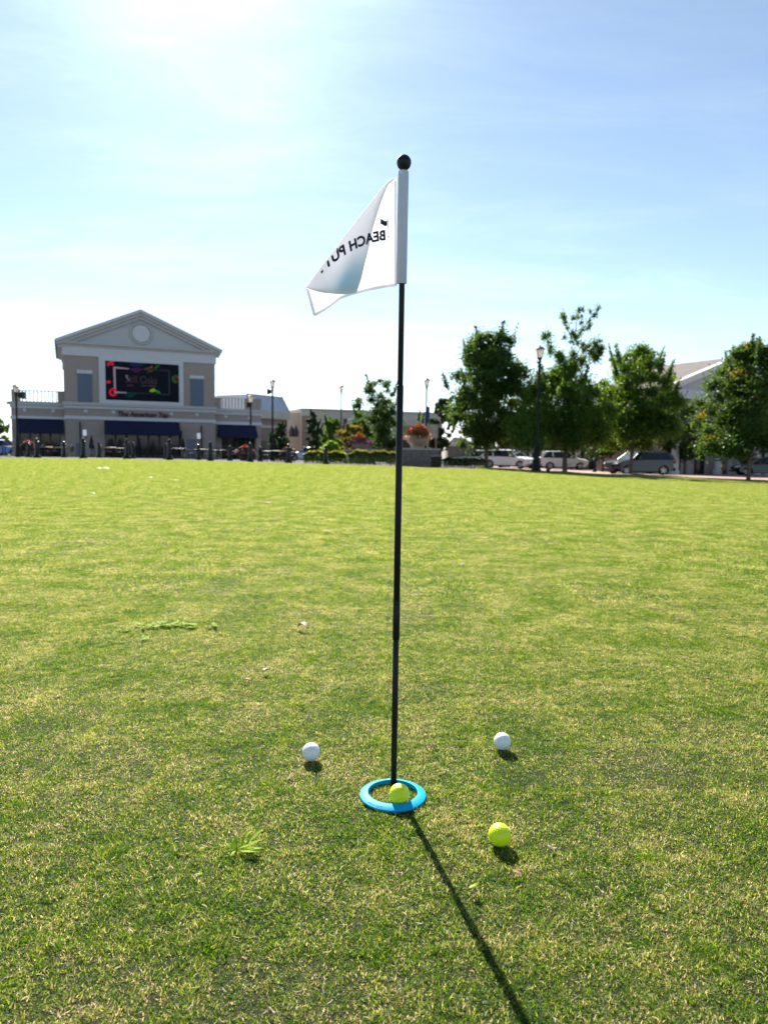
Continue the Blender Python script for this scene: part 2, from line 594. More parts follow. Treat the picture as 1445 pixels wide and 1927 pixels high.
for jy in range(0, 43):
    y = jy + 0.5; half = y * 0.66 + 1.2
    for ix in range(int(-half) - 1, int(half) + 2):
        if jy < 4:      # keep the densest turf to what a step to the side could show
            for sx in (-.25, .25):
                for sy in (-.25, .25):
                    xx_, yy_ = ix + .5 + sx, y + sy
                    if abs(xx_) < yy_ * .66 + .8 and yy_ > .35: cell(0.5, xx_, yy_)
        else: cell(1.0, ix + 0.5, y)
for size, tiles, lab in ((0.25, near_tiles, 'short backlit lawn grass around the golf hole'), (0.5, mid_tiles, 'mown lawn grass in the middle distance'),
                         (1.0, far_tiles, 'bright far lawn grass running up to the plaza')):
    g = scatter('grass', tiles, *LV[size]); g['label'] = lab; g['category'] = 'grass'


# ------------------------------------------------------------------ putting flag, ring and balls
m_black = mat('black_powder_coat', (0.006, 0.006, 0.007), 0.42, spec=0.3, var=0.2, scale=30)
m_knob = mat('black_plastic', (0.010, 0.010, 0.012), 0.42, spec=0.35, bump=0.08, bscale=900)
m_sleeve = mat('skylight_tinted_white_nylon', (0.60, 0.66, 0.78), 0.8, var=0.03, scale=60, bump=0.1, bscale=1500, trans=0.1)  # white cloth, with the blue of skylight fill mixed into its base colour

PX, PY = POLE.x, POLE.y


def hz(px, py):
    return at_y(px, py, PY).z


z_top = hz(758, 306)          # centre of the ball finial
z_s0, z_s1 = hz(757, 534), hz(758, 321)
zj1, zj2, zj3 = hz(749, 725), hz(744, 1129), hz(743, 1204)
stick = empty('flagstick', (PX, PY, 0), 0, 'black putting flagstick standing in the blue ring, white pennant at its top', 'flagstick')


def ptube(name, z0, z1, r0, m=m_black, r1=None, lip=True):
    mb = MB()
    r1 = r1 or r0
    mb.lathe([(r0 * 0.9, z0), (r0, z0 + 0.0008), (r1, z1 - 0.0008), (r1 * 0.9, z1)], n=32)
    return mb.build(name, m, stick, smooth=True, autosm=50)


ptube('pole_section', -0.03, zj3 + .002, 0.00655)
ptube('pole_joint', zj3, zj2, 0.0077)
ptube('pole_section', zj2 - .002, zj1, 0.0071)
ptube('pole_section', zj1 - .002, z_top - 0.008, 0.0060)
mb = MB()
Rk = 0.0150
prof = [(0.0072, -0.0155), (0.0074, -0.0125)] + [(Rk * math.cos(a), Rk * 1.04 * math.sin(a)) for a in np.linspace(-1.02, math.pi / 2, 18)]
prof[-1] = (0.0, prof[-1][1])
mb.lathe([(r, z + z_top) for r, z in prof], n=40)
mb.build('ball_finial', m_knob, stick, smooth=True, autosm=60)

# pennant: image-plane outline at the pole's own distance, with real billow in depth
m_cloth = bpy.data.materials.new('white_pennant_cloth'); m_cloth.use_nodes = True
t = m_cloth.node_tree; b = t.nodes['Principled BSDF']; N = t.nodes.new; L = t.links.new
b.inputs['Roughness'].default_value = 0.75
b.inputs['Specular IOR Level'].default_value = 0.2
b.inputs['Base Color'].default_value = (0.80, 0.80, 0.84, 1)
uvn = N('ShaderNodeTexCoord')
wv = N('ShaderNodeTexNoise'); wv.inputs['Scale'].default_value = 900
L(uvn.outputs['Object'], wv.inputs['Vector'])
bpn = N('ShaderNodeBump'); bpn.inputs['Strength'].default_value = 0.12; bpn.inputs['Distance'].default_value = 0.001
L(wv.outputs['Fac'], bpn.inputs['Height']); L(bpn.outputs[0], b.inputs['Normal'])
tr = N('ShaderNodeBsdfTranslucent'); tr.inputs['Color'].default_value = (0.66, 0.66, 0.70, 1)
ms = N('ShaderNodeMixShader'); ms.inputs[0].default_value = 0.5
L(b.outputs[0], ms.inputs[1]); L(tr.outputs[0], ms.inputs[2]); L(ms.outputs[0], t.nodes['Material Output'].inputs[0])
# flap cloth: same cloth with the teal wave print along its lower edge
m_flap = m_cloth.copy(); m_flap.name = 'printed_pennant_cloth'
t = m_flap.node_tree; N = t.nodes.new; L = t.links.new
vc = N('ShaderNodeVertexColor'); vc.layer_name = 'ink'
mk = N('ShaderNodeMix'); mk.data_type = 'RGBA'
mk.inputs['A'].default_value = (0.80, 0.80, 0.84, 1); mk.inputs['B'].default_value = (0.004, 0.24, 0.36, 1)
L(vc.outputs['Color'], mk.inputs['Factor'])
pb = [n for n in t.nodes if n.type == 'BSDF_PRINCIPLED'][0]; tb = [n for n in t.nodes if n.type == 'BSDF_TRANSLUCENT'][0]
L(mk.outputs['Result'], pb.inputs['Base Color']); L(mk.outputs['Result'], tb.inputs['Color'])

A_, B_, C_, D_ = Vector((746.5, 334)), Vector((746.5, 538.5)), Vector((590, 596.5)), Vector((575, 541))


def lerp(a, b, s): return a + (b - a) * s


def bez(p0, p1, p2, s): return p0 * (1 - s) ** 2 + p1 * 2 * s * (1 - s) + p2 * s * s


def billow(q):
    """depth offset (m, + = away) of the cloth at image point q"""
    u = (746.5 - q.x) / 170.0
    v = (q.y - 334) / 260.0
    return (0.010 * math.sin(u * 4.2 + v * 2.0) * min(1, u * 3) + 0.0035 * math.sin(u * 19 - v * 5) * min(1, u * 4) * (0.3 + v)
            + 0.03 * u * u)


def cl(q, off=0.0):
    p = at_y(q.x, q.y, PY - 0.002 + billow(q) + off)
    return (p.x - PX, p.y - PY, p.z)


def bottom(s):   # pole bottom corner -> free bottom corner
    return bez(B_, Vector((690, 545)), Vector((640, 563)), min(1, s / .66)) if s < .66 else lerp(Vector((640, 563)), C_, (s - .66) / .34) + Vector((0, 2.2 * math.sin((s - .66) / .34 * math.pi)))


_FS = [0, .05, .09, .14, .55, 1]; _FX = [746.5, 733, 726.5, 717, 648, 575]; _FY = [333, 337, 345, 355, 443.5, 541]
_RS = [0, .07, .22, .43, .56, .72, .87, 1]; _RX = [744, 729, 714.5, 699, 692.7, 684.5, 677, 669]; _RY = [335, 347, 381, 428, 459, 492, 522.5, 545.5]


def fold(s): return Vector((float(np.interp(s, _FS, _FX)), float(np.interp(s, _FS, _FY))))


def left_edge(s):  # A -> D -> C : fold line then free edge
    if s < 0.82: return fold(s / 0.82)
    return lerp(D_, C_, (s - 0.82) / 0.18)


NU, NV = 44, 44
vs, fs = [], []
# rows: v from top (0) to bottom (1); at v=0 everything collapses to A
for j in range(NV + 1):
    v = j / NV
    for i in range(NU + 1):
        u = i / NU
        pe = Vector((746.5, 334 + (538.5 - 334) * v)); le = left_edge(v)
        q0 = lerp(pe, le, u)
        sag = bottom(u) - lerp(B_, C_, u)
        q = q0 + sag * (v ** 2)
        vs.append(cl(q))
for j in range(NV):
    for i in range(NU):
        k = j * (NU + 1) + i
        fs.append((k, k + 1, k + NU + 2, k + NU + 1))
mb = MB(); mb.add(vs, fs); pen = mb.build('pennant', m_cloth, stick, smooth=True)
# flap folded back behind (sun side)
fs, vs, ink = [], [], []
E_ = Vector((669, 545))
for j in range(31):
    v = j / 30
    l = fold(v)
    r_ = Vector((float(np.interp(v, _RS, _RX)), float(np.interp(v, _RS, _RY))))
    for i in range(17):
        u = i / 16
        q = lerp(l, r_, u)
        q.y += 3.0 * math.sin(u * math.pi) * v ** 3 * 1.8
        vs.append(cl(q, 0.0012 + 0.010 * math.sin(u * 1.75) * min(1, v * 2)))
        w = max(0, min(1, (q.y - 458 - (1 - u) * 44) / 55)) * max(0, min(1, (u - 0.30) / 0.40))
        ink.append(w)
for j in range(30):
    for i in range(16):
        k = j * 17 + i
        fs.append((k, k + 17, k + 18, k + 1))
mb = MB(); mb.add(vs, fs); flap = mb.build('folded_flap', m_flap, stick, smooth=True)
ca = flap.data.color_attributes.new('ink', 'FLOAT_COLOR', 'POINT')
ca.data.foreach_set('color', np.repeat(np.array(ink, dtype=np.float32)[:, None], 4, 1).ravel())


def hem(name, pts, inward, w=5.0):
    vs, fs = [], []
    for q in pts:
        for s in (0.0, w):
            vs.append(cl(q + inward * s, -0.0008))
    n = len(pts)
    for i in range(n - 1):
        fs.append((i * 2, i * 2 + 1, i * 2 + 3, i * 2 + 2))
    mb = MB(); mb.add(vs, fs); return mb.build(name, m_cloth, stick, smooth=False)


hem('hem', [bottom(s) for s in np.linspace(0.0, 0.985, 40)], Vector((0.12, -1)).normalized(), 5.5)
hem('hem', [lerp(D_, C_, s) + Vector((.3, 0)) for s in np.linspace(0.04, 0.93, 8)], Vector((1, 0.25)).normalized(), 5.5)
hem('hem', [Vector((746.0, y)) for y in np.linspace(340, 536, 20)], Vector((-1, 0)), 4.0)

# sleeve: a flattened tube round the pole
mb = MB()
rx, ry = 0.0112, 0.0078
cxs = hz(757, 428)
prof = [(0.86, z_s0), (1.0, z_s0 + 0.001), (1.0, z_s0 + 0.12), (0.985, z_s1 - 0.012), (0.97, z_s1 - 0.002), (0.80, z_s1)]
nn = 36; vs, fs = [], []
for r_, z in prof:
    for k in range(nn):
        a = 2 * math.pi * k / nn
        wob = 1 + 0.03 * math.sin(3 * a + z * 40)
        vs.append((-0.0010 + rx * r_ * math.cos(a) * wob, ry * r_ * math.sin(a), z))
for i in range(len(prof) - 1):
    for k in range(nn):
        fs.append((i * nn + k, i * nn + (k + 1) % nn, (i + 1) * nn + (k + 1) % nn, (i + 1) * nn + k))
mb.add(vs, fs); mb.build('sleeve', m_sleeve, stick, smooth=True, autosm=60)

# print on the pennant (seen from behind, so mirrored), lettering laid on the cloth
m_ink = mat('navy_print', (0.012, 0.022, 0.06), 0.7)


def text_mesh(body, size=1.0, bold=0.0, shear=0.0, spacing=1.0):
    c = bpy.data.curves.new('t', 'FONT'); c.body = body; c.size = size; c.offset = bold; c.shear = shear
    c.space_character = spacing; c.resolution_u = 4
    o = bpy.data.objects.new('t', c); COL.objects.link(o)
    bpy.context.view_layer.update()
    me = bpy.data.meshes.new_from_object(o.evaluated_get(bpy.context.evaluated_depsgraph_get()))
    bpy.data.objects.remove(o); bpy.data.curves.remove(c)
    v = [tuple(p.co) for p in me.vertices]; f = [tuple(p.vertices) for p in me.polygons]
    bpy.data.meshes.remove(me)
    return v, f


def place_print(name, v, f, fn, clip=None):
    # optional clip by a half plane in image space: drop faces outside
    P = [fn(a[0], a[1]) for a in v]
    if clip:
        f = [q for q in f if all(clip(P[i]) for i in q)]
    mb = MB(); mb.add([cl(q, -0.0009) for q in P], f)
    o = mb.build(name, m_ink, stick)
    return o


def subdiv(v, f, n=1, mx=0.12):
    bm = bmesh.new(); vv = [bm.verts.new(p) for p in v]
    for q in f:
        try: bm.faces.new([vv[i] for i in q])
        except ValueError: pass
    bmesh.ops.triangulate(bm, faces=bm.faces)
    for _ in range(n):
        es = [e for e in bm.edges if e.calc_length() > mx]
        if es: bmesh.ops.subdivide_edges(bm, edges=es, cuts=1)
        bmesh.ops.triangulate(bm, faces=bm.faces)
    bm.verts.index_update()
    out = [tuple(a.co) for a in bm.verts], [tuple(a.index for a in q.verts) for q in bm.faces]
    bm.free(); return out


CAPH = 18.5
v, f = text_mesh('BEACH PUTT', 1.0, 0.042, 0.0, 1.04)
bx = [p[0] for p in v]; wid = max(bx) - min(bx); hgt = max(p[1] for p in v)
v, f = subdiv(v, f, 2)
LEN = 126.0


def letter_q(x, y):
    s = (x - min(bx)) / wid
    h = y / hgt
    base = Vector((725.5, 451.0)) + Vector((-LEN * s, 12 * s + 62 * s * s * 0.9))
    up = Vector((-0.06 + 0.02 * s - 0.30 * s, -1.0))
    return base + up * (CAPH * (1 - 0.0 * s)) * h


def in_fold(q):
    # right of the straight part of the fold line
    return q.x > float(np.interp(q.y, _FY, _FX)) + 3.0


place_print('lettering', v, f, letter_q, in_fold)
# little flag emblem: staff, cup and waving flag
st = [Vector((729.6, 413)), Vector((730.6, 413)), Vector((731.6, 445)), Vector((730.6, 445))]
mb = MB(); mb.add([cl(q, -0.0009) for q in st], [(0, 1, 2, 3)])
fl = []
for i in range(9):
    s = i / 8
    x = 728.6 - 12.5 * s; yt = 414.5 + 1.8 * math.sin(s * 5.2) - 0.5 * s; fl.append((x, yt))
vs = [cl(Vector((x, y)), -0.0009) for x, y in fl] + [cl(Vector((x, y + 9.5)), -0.0009) for x, y in fl]
mb.add(vs, [(i, i + 1, i + 10, i + 9) for i in range(8)])
rg = [cl(Vector((731 + 2.3 * math.cos(a), 446 + 1.3 * math.sin(a))), -0.0009) for a in np.linspace(0, 2 * math.pi, 13)[:-1]]
rg2 = [cl(Vector((731 + 1.5 * math.cos(a), 446 + .7 * math.sin(a))), -0.0009) for a in np.linspace(0, 2 * math.pi, 13)[:-1]]
mb.add(rg + rg2, [(i, (i + 1) % 12, (i + 1) % 12 + 12, i + 12) for i in range(12)])
mb.build('flag_emblem', m_ink, stick)

# ring
m_ring = mat('turquoise_rubber', (0.002, 0.38, 0.66), 0.55, spec=0.15, var=0.04, scale=20)
rc = on_z(739.2, 1497, 0.004)
RO, RI, RH = 0.0712, 0.0530, 0.0105
ring = empty('putting_ring', (rc.x, rc.y, 0), 0, 'flat turquoise ring lying on the grass around the foot of the flagstick', 'putting ring')
mb = MB(); n = 96
prof = [(RI, 0.001), (RI, RH - 0.0008), (RI + 0.0006, RH), (RI + 0.0022, RH + 0.0003), (RO - 0.0018, 0.0052), (RO - 0.0004, 0.0044), (RO, 0.0032), (RO - 0.0004, 0.0006), (RI, 0.001)]
vs, fs = [], []
for r_, z in prof[:-1]:
    for k in range(n):
        a = 2 * math.pi * k / n; vs.append((r_ * math.cos(a), r_ * math.sin(a), z))
m_ = len(prof) - 1
for i in range(m_):
    for k in range(n):
        fs.append((i * n + k, i * n + (k + 1) % n, ((i + 1) % m_) * n + (k + 1) % n, ((i + 1) % m_) * n + k))
mb.add(vs, fs); rb_ = mb.build('ring_body', m_ring, ring, smooth=True, autosm=35); rb_.location = (0, 0, 0.003)
v, f = text_mesh('BEACH PUTT', 1.0, 0.01)
v, f = subdiv(v, f, 1)
mx_ = max(p[0] for p in v)
mb = MB(); q = []
for x, y, _ in v:
    ang = math.radians(-128 + 36 * (x / mx_ - 0.5) )
    r_ = 0.0600 + 0.0062 * y
    z = RH + 0.0003 + (0.0052 - RH) * (r_ - RI - 0.0022) / (RO - RI - 0.004) + 0.00035
    q.append((r_ * math.cos(ang) , r_ * math.sin(ang), z + 0.004))
# lettering reads from outside the ring: flip radial sense
q = []
for x, y, _ in v:
    ang = math.radians(-128 + 36 * (x / mx_ - 0.5))
    r_ = 0.0656 - 0.0066 * y
    z = RH + 0.0003 + (0.0052 - RH) * (r_ - RI - 0.0022) / (RO - RI - 0.004) + 0.0003
    q.append((r_ * math.cos(ang), r_ * math.sin(ang), z + 0.004))
mb.add(q, f)
mb.build('embossed_lettering', mat('pale_turquoise_rubber', (0.10, 0.46, 0.70), 0.6), ring)

# golf balls
RB = 0.02135


def ball_mesh():
    bm = bmesh.new(); bmesh.ops.create_icosphere(bm, subdivisions=6, radius=1.0)
    me = bpy.data.meshes.new('golf_ball'); bm.to_mesh(me); bm.free()
    n = len(me.vertices); co = np.empty(n * 3, dtype=np.float32); me.vertices.foreach_get('co', co); co = co.reshape(-1, 3)
    co /= np.linalg.norm(co, axis=1)[:, None]
    K = 336; i = np.arange(K) + 0.5
    ph = np.arccos(1 - 2 * i / K); th = np.pi * (1 + 5 ** .5) * i
    P = np.stack([np.cos(th) * np.sin(ph), np.sin(th) * np.sin(ph), np.cos(ph)], 1)
    dist = np.arccos(np.clip((co @ P.T).max(1), -1, 1))
    w = 0.088
    d = np.where(dist < w, 1 - (dist / w) ** 2, 0)
    r = RB * (1 - 0.024 * np.sqrt(np.clip(d, 0, 1)) * np.clip(d * 3, 0, 1))
    co = co * r[:, None]
    me.vertices.foreach_set('co', co.astype(np.float32).ravel())
    me.polygons.foreach_set('use_smooth', [True] * len(me.polygons)); me.update()
    return me


bmesh_ball = ball_mesh()


def ball_mat(name, c, coat=0.3):
    m = mat(name, c, 0.32, spec=0.5, coat=coat)
    b = m.node_tree.nodes['Principled BSDF']
    b.inputs['Subsurface Weight'].default_value = 0.35
    b.inputs['Subsurface Radius'].default_value = (0.004, 0.004, 0.003)
    b.inputs['Subsurface Scale'].default_value = 1.0
    return m


m_wball = ball_mat('white_urethane', (0.82, 0.84, 0.86)); m_yball = ball_mat('fluorescent_yellow_urethane', (0.74, 0.90, 0.012))
SINK = 0.0015
for px, py, m, lab, zc in ((585.5, 1415, m_wball, 'white dimpled golf ball left of the turquoise ring', RB), (945, 1395, m_wball, 'white dimpled golf ball to the right of and behind the ring', RB),
                       (940, 1571, m_yball, 'fluorescent yellow golf ball alone on the grass, nearest the camera', RB),
                       (751.5, 1494, m_yball, 'fluorescent yellow golf ball resting inside the turquoise ring by the flagstick', RB)):
    c = on_z(px, py, zc + 0.002)
    me = bmesh_ball.copy(); me.materials.append(m)
    o = bpy.data.objects.new('golf_ball', me); COL.objects.link(o)
    o.location = c; o.rotation_euler = (RNG.random() * 3, RNG.random() * 3, RNG.random() * 3)
    tag(o, lab, 'golf ball', 'golf balls around the ring')

# ------------------------------------------------------------------ litter, dead leaves and weeds on the lawn
m_deadleaf = mat('dry_leaf', (0.22, 0.11, 0.06), 0.7, color2=(0.55, 0.38, 0.25), scale=60, trans=0.25)
m_deadleaf2 = mat('pale_dry_leaf', (0.42, 0.31, 0.23), 0.7, color2=(0.62, 0.50, 0.38), scale=60, trans=0.25)
m_gleaf = mat('yellow_green_leaf', (0.26, 0.42, 0.03), 0.5, color2=(0.55, 0.5, 0.05), scale=50, trans=0.45)
m_weed = mat('weed_leaf', (0.22, 0.44, 0.02), 0.7, spec=0.15, color2=(0.46, 0.56, 0.04), scale=40, trans=0.45)


def leaf(px, py, ln, wd, ang, m, name, label, cat='leaf', curl=0.4, z=0.012, group=None, par=None, lift=0.0):
    c = on_z(px, py, G(0, 0)) if par is None else None
    if par is None:
        c = Vector((c.x, c.y, G(c.x, c.y) + max(z - 0.004, 0.008)))
    mb = MB(); vs, fs = [], []
    n = 9
    for i in range(n):
        s = i / (n - 1); w = wd * 0.5 * math.sin(math.pi * min(1, s * 0.96 + 0.02)) ** 0.7
        h = curl * ln * 0.25 * math.sin(s * math.pi) + lift * ln * s
        for k in (-1, 0, 1):
            vs.append((ln * (s - 0.5), w * k, h - abs(k) * -curl * wd * 0.35 + 0.002 * math.sin(7 * s + k)))
    for i in range(n - 1):
        for k in range(2):
            a = i * 3 + k; fs.append((a, a + 3, a + 4, a + 1))
    mb.add(vs, fs)
    o = mb.build(name, m, par, smooth=True)
    sm = o.modifiers.new('thick', 'SOLIDIFY'); sm.thickness = 0.0004
    o.rotation_euler = (0.1, 0.0, ang)
    if par is None:
        o.location = c; tag(o, label, cat, group)
    return o


GL = 'dead leaves lying on the lawn'
leaf(571, 1188, 0.056, 0.026, -0.6, m_deadleaf2, 'dead_leaf', 'largest curled pale brown leaf on the grass left of the pole', curl=1.1, z=0.016, group=GL)
leaf(500, 1270, 0.036, 0.012, 1.1, m_deadleaf2, 'dead_leaf', 'small pale upright dry leaf on the grass above the left white ball', curl=0.8, z=0.016, group=GL)
leaf(466, 1287, 0.028, 0.014, 0.1, m_deadleaf, 'dead_leaf', 'dark crumpled leaf on the grass just left of the pale upright leaf', curl=0.9, group=GL)
leaf(616, 1003, 0.085, 0.03, 0.0, m_deadleaf, 'dead_leaf', 'brown leaf lying flat far out on the lawn left of the pole', curl=0.4, group=GL)
leaf(503, 947, 0.09, 0.04, 0.0, m_deadleaf, 'dead_leaf', 'tiny dark leaf farthest out on the lawn left of the pole', curl=0.4, group=GL)
leaf(891, 1684, 0.029, 0.0085, 0.75, m_gleaf, 'fallen_leaf', 'yellow green blade-shaped leaf right of the pole shadow', curl=0.5, z=0.016)
leaf(1038, 1604, 0.022, 0.005, -0.25, m_deadleaf2, 'dead_leaf', 'thin tan leaf right of the front yellow ball', curl=0.4, group=GL)
leaf(972, 1656, 0.022, 0.009, -0.5, m_deadleaf, 'dead_leaf', 'brown curled leaf just below the front yellow ball', curl=0.9, group=GL)
leaf(1128, 1684, 0.022, 0.0030, -1.1, m_deadleaf2, 'dead_leaf', 'pale straw-thin leaf at the lower right of the lawn', curl=0.3, group=GL)
leaf(1101, 1686, 0.014, 0.0035, 1.3, m_deadleaf, 'dead_leaf', 'short reddish leaf stub beside the straw-thin leaf', curl=0.3, group=GL)
leaf(1278, 1170, 0.045, 0.016, 0.0, m_deadleaf, 'dead_leaf', 'dark brown leaf on the lawn at the right, level with the curled leaf', curl=0.5, group=GL)
leaf(1284, 1203, 0.030, 0.010, -0.9, m_deadleaf2, 'dead_leaf', 'pale leaf just below the dark brown leaf at the right', curl=0.5, group=GL)
leaf(1330, 1285, 0.026, 0.014, -0.1, m_deadleaf, 'dead_leaf', 'brown crumpled leaf at the right edge side of the middle lawn', curl=1.0, group=GL)
leaf(1281, 1240, 0.014, 0.009, 0.6, m_deadleaf2, 'dead_leaf', 'tiny pale leaf between two brown leaves at the right', curl=0.8, group=GL)
leaf(1162, 957 + 12, 0.07, 0.04, 0.0, m_deadleaf, 'dead_leaf', 'small dark leaf far out on the lawn at the right', curl=0.5, group=GL)
leaf(460, 1816, 0.011, 0.0055, 0.05, m_deadleaf, 'dead_leaf', 'smooth brown leaf chip at the bottom left of the lawn', curl=0.8, group=GL)
leaf(512, 1913, 0.016, 0.0028, -0.7, m_deadleaf2, 'dead_leaf', 'tan straw stub at the very bottom of the lawn', curl=0.2, group=GL)
leaf(622, 1790, 0.009, 0.003, 0.7, m_deadleaf2, 'dead_leaf', 'tiny white chip on the lawn left of the pole shadow', curl=0.3, group=GL)
leaf(814, 1409, 0.020, 0.006, 0.0, m_deadleaf, 'dead_leaf', 'small dark leaf between the pole and the right white ball', curl=0.7, group=GL)
leaf(878, 1546, 0.014, 0.006, -0.6, m_gleaf, 'fallen_leaf', 'small pale green leaf between the ring and the front yellow ball', curl=0.5)
m_white = mat('white_paper', (0.85, 0.85, 0.83), 0.7)
m_teal_l = mat('turquoise_plastic', (0.1, 0.6, 0.55), 0.5)
GP = 'white scraps on the far lawn'
leaf(187, 882.5, 0.13, 0.10, 0.1, m_white, 'paper_scrap', 'white scrap on the far lawn at the left, first of a row of two', 'litter', z=0.03, group=GP)
leaf(199, 882.5, 0.22, 0.10, 0.0, m_white, 'paper_scrap', 'longer white scrap on the far lawn at the left, second of a row of two', 'litter', z=0.03, group=GP)
leaf(284, 899, 0.08, 0.05, 0.2, m_white, 'paper_scrap', 'small white scrap on the far lawn below the centre awning', 'litter', z=0.02, group=GP)
leaf(331, 904, 0.05, 0.04, 0.2, m_white, 'paper_scrap', 'smallest white scrap on the far lawn below the centre awning', 'litter', z=0.02, group=GP)
leaf(176, 930.5, 0.05, 0.03, 0.2, m_teal_l, 'plastic_scrap', 'turquoise plastic scrap on the lawn at the left', 'litter', z=0.02)
leaf(870, 1066, 0.025, 0.018, 0.2, mat('blue_plastic', (0.03, 0.16, 0.6), 0.5), 'plastic_scrap', 'tiny blue plastic scrap on the lawn right of the pole', 'litter', z=0.016)

# weeds
wr = random.Random(5)
w1 = empty('weed', (*on_z(447, 1607)[:2], 0), 0, 'bright green broad-bladed weed sprouting at the lower left of the lawn', 'weed')
for k, (a, ln, lf, wd, x0, y0) in enumerate(((0.30, .034, .45, 1.0, .010, .006), (0.72, .042, .7, .9, .012, .012), (1.22, .034, 1.1, .8, .004, .012), (-0.12, .030, .30, 1.1, .014, -.002), (-0.42, .030, .22, 1.0, .006, -.006),
                                 (1.75, .018, 1.3, 1.1, -.008, .004), (0.02, .022, .5, .8, .002, .002), (2.5, .014, 1.0, .9, -.010, .0), (-1.5, .016, .3, .8, -.004, -.006), (1.45, .016, 1.4, 1.2, -.006, -.002))):
    ln *= 1.25; c = MB(); vs, fs = [], []
    for i in range(10):
        s = i / 9; w = 0.0040 * wd * math.sin(math.pi * (0.10 + 0.88 * s ** 0.8)) ; tw = 0.25 * math.sin(k * 2.1) * s
        x = ln * s; z = 0.009 + ln * lf * (s - s * s * (0.45 + 0.2 * (k % 3)))
        ca_, sa_ = math.cos(a + tw), math.sin(a + tw)
        for kk in (-1, 0, 1):
            vs.append((x0 + x * ca_ - w * kk * sa_, y0 + x * sa_ + w * kk * ca_, z + abs(kk) * 0.0010 + kk * 0.0006 * math.sin(k)))
    for i in range(9):
        for kk in range(2):
            q = i * 3 + kk; fs.append((q, q + 3, q + 4, q + 1))
    c.add(vs, fs); c.build('blade', m_weed, w1, smooth=True)
GWD = 'low weeds in a row on the lawn'
for px, py, sc_, lab in ((237, 1189, .55, 'leftmost tiny weed of the row on the left lawn'), (277, 1181, 1.1, 'spreading yellow green weed second in the row on the left lawn'),
                         (310, 1180, .9, 'small weed in the middle of the row on the left lawn'), (350, 1180, 1.35, 'largest and brightest weed of the row on the left lawn'),
                         (402, 1181, .6, 'rightmost small weed of the row on the left lawn'), (275, 1206, .4, 'tiny single weed just below the row on the left lawn')):
    c = on_z(px, py)
    e = empty('weed', (c.x, c.y, 0.003), 0, lab, 'weed', GWD)
    for k in range(int(10 * sc_) + 4):
        a = wr.uniform(0, 6.28); ln = wr.uniform(.02, .04) * sc_ ** .5; x0, y0 = wr.uniform(-.04, .04) * sc_, wr.uniform(-.03, .03) * sc_
        lf = wr.uniform(.3, .7); vs, fs = [], []
        for i in range(6):
            s = i / 5; w = 0.0060 * math.sin(math.pi * (0.1 + 0.88 * s)); x = ln * s; z = 0.006 + ln * lf * (s - s * s * .6)
            for kk in (-1, 1):
                vs.append((x0 + x * math.cos(a) - w * kk * math.sin(a), y0 + x * math.sin(a) + w * kk * math.cos(a), z))
        for i in range(5):
            fs.append((2 * i, 2 * i + 2, 2 * i + 3, 2 * i + 1))
        c2 = MB(); c2.add(vs, fs); c2.build('leaf', m_weed, e, smooth=True)

# loose dry clippings: uncountable straw and leaf bits over the near and middle lawn
K = 3600
yy = 0.8 + 9.0 * RNG.random(K) ** 1.25
xx = (RNG.random(K) * 2 - 1) * (yy * 0.62 + 0.3)
keep = (np.hypot(xx - rc.x, yy - rc.y) > 0.09)
xx, yy = xx[keep], yy[keep]; K = len(xx)
a = RNG.random(K) * 6.283
ln = RNG.uniform(0.005, 0.014, K) * (1 + 0.10 * yy); w = RNG.uniform(0.0005, 0.0011, K) * (1 + 0.10 * yy)
tz = RNG.normal(0, 0.12, K)
c = np.stack([xx, yy, RNG.uniform(0.0075, 0.0115, K)], 1)
c[:, 2] += np.array([G(x, y) for x, y in zip(xx, yy)])
u = np.stack([np.cos(a), np.sin(a), tz], 1) * (ln / 2)[:, None]; s_ = np.stack([-np.sin(a), np.cos(a), RNG.normal(0, .3, K)], 1) * (w / 2)[:, None]
bend = np.stack([-np.sin(a), np.cos(a), np.abs(RNG.normal(0, .5, K))], 1) * (ln * 0.12)[:, None]
V = np.stack([c - u - s_, c + bend - s_, c + bend + s_, c - u + s_, c + bend - s_, c + u - s_ * .4, c + u + s_ * .4, c + bend + s_], 1).reshape(-1, 3)
m_straw = mat('straw', (0.50, 0.44, 0.26), 0.6, color2=(0.38, 0.30, 0.16), scale=8, trans=0.2)
o = stuff(np_mesh('grass_clippings', V, 4, m_straw)); o['label'] = 'dry straw clippings strewn over the lawn'; o['category'] = 'grass clippings'

# ------------------------------------------------------------------ paved ground beyond the lawn
m_plaza = mat('plaza_concrete', (0.11, 0.10, 0.095), 0.95, spec=0.1, var=0.2, scale=0.6)
m_road = mat('pink_brick_road', (0.36, 0.22, 0.19), 0.85, var=0.18, scale=1.5)
m_mulch = mat('mulch', (0.07, 0.045, 0.03), 0.95, var=0.5, scale=6, bump=0.6)
m_asph = mat('asphalt', (0.07, 0.07, 0.075), 0.9, var=0.2, scale=1)
m_kerb = mat('kerb_concrete', (0.42, 0.40, 0.37), 0.85, var=0.1, scale=3)
tA, tB, tM = tcol(-300), tcol(655), tcol(920)
o = sheet('plaza_pavement', list(np.linspace(-1.3, tB, 40)), lambda t: edge_d(t), lambda t: 125, 30, m_plaza, -0.012)
o = sheet('planting_bed', list(np.linspace(tB, tcol(905), 16)), lambda t: edge_d(t), lambda t: 56, 10, m_mulch, -0.010)
o = sheet('car_park', list(np.linspace(tB, tcol(905), 16)), lambda t: 56, lambda t: 125, 14, m_asph, -0.012)
GR0 = lambda t: edge_d(t)
_rx = [905, 1000, 1130, 1200, 1300, 1445, 1900]
_r0 = [50, 47, 44.5, 43.5, 41, 38, 34]


def road0(t):
    return float(np.interp(t, [tcol(a) for a in _rx], _r0))


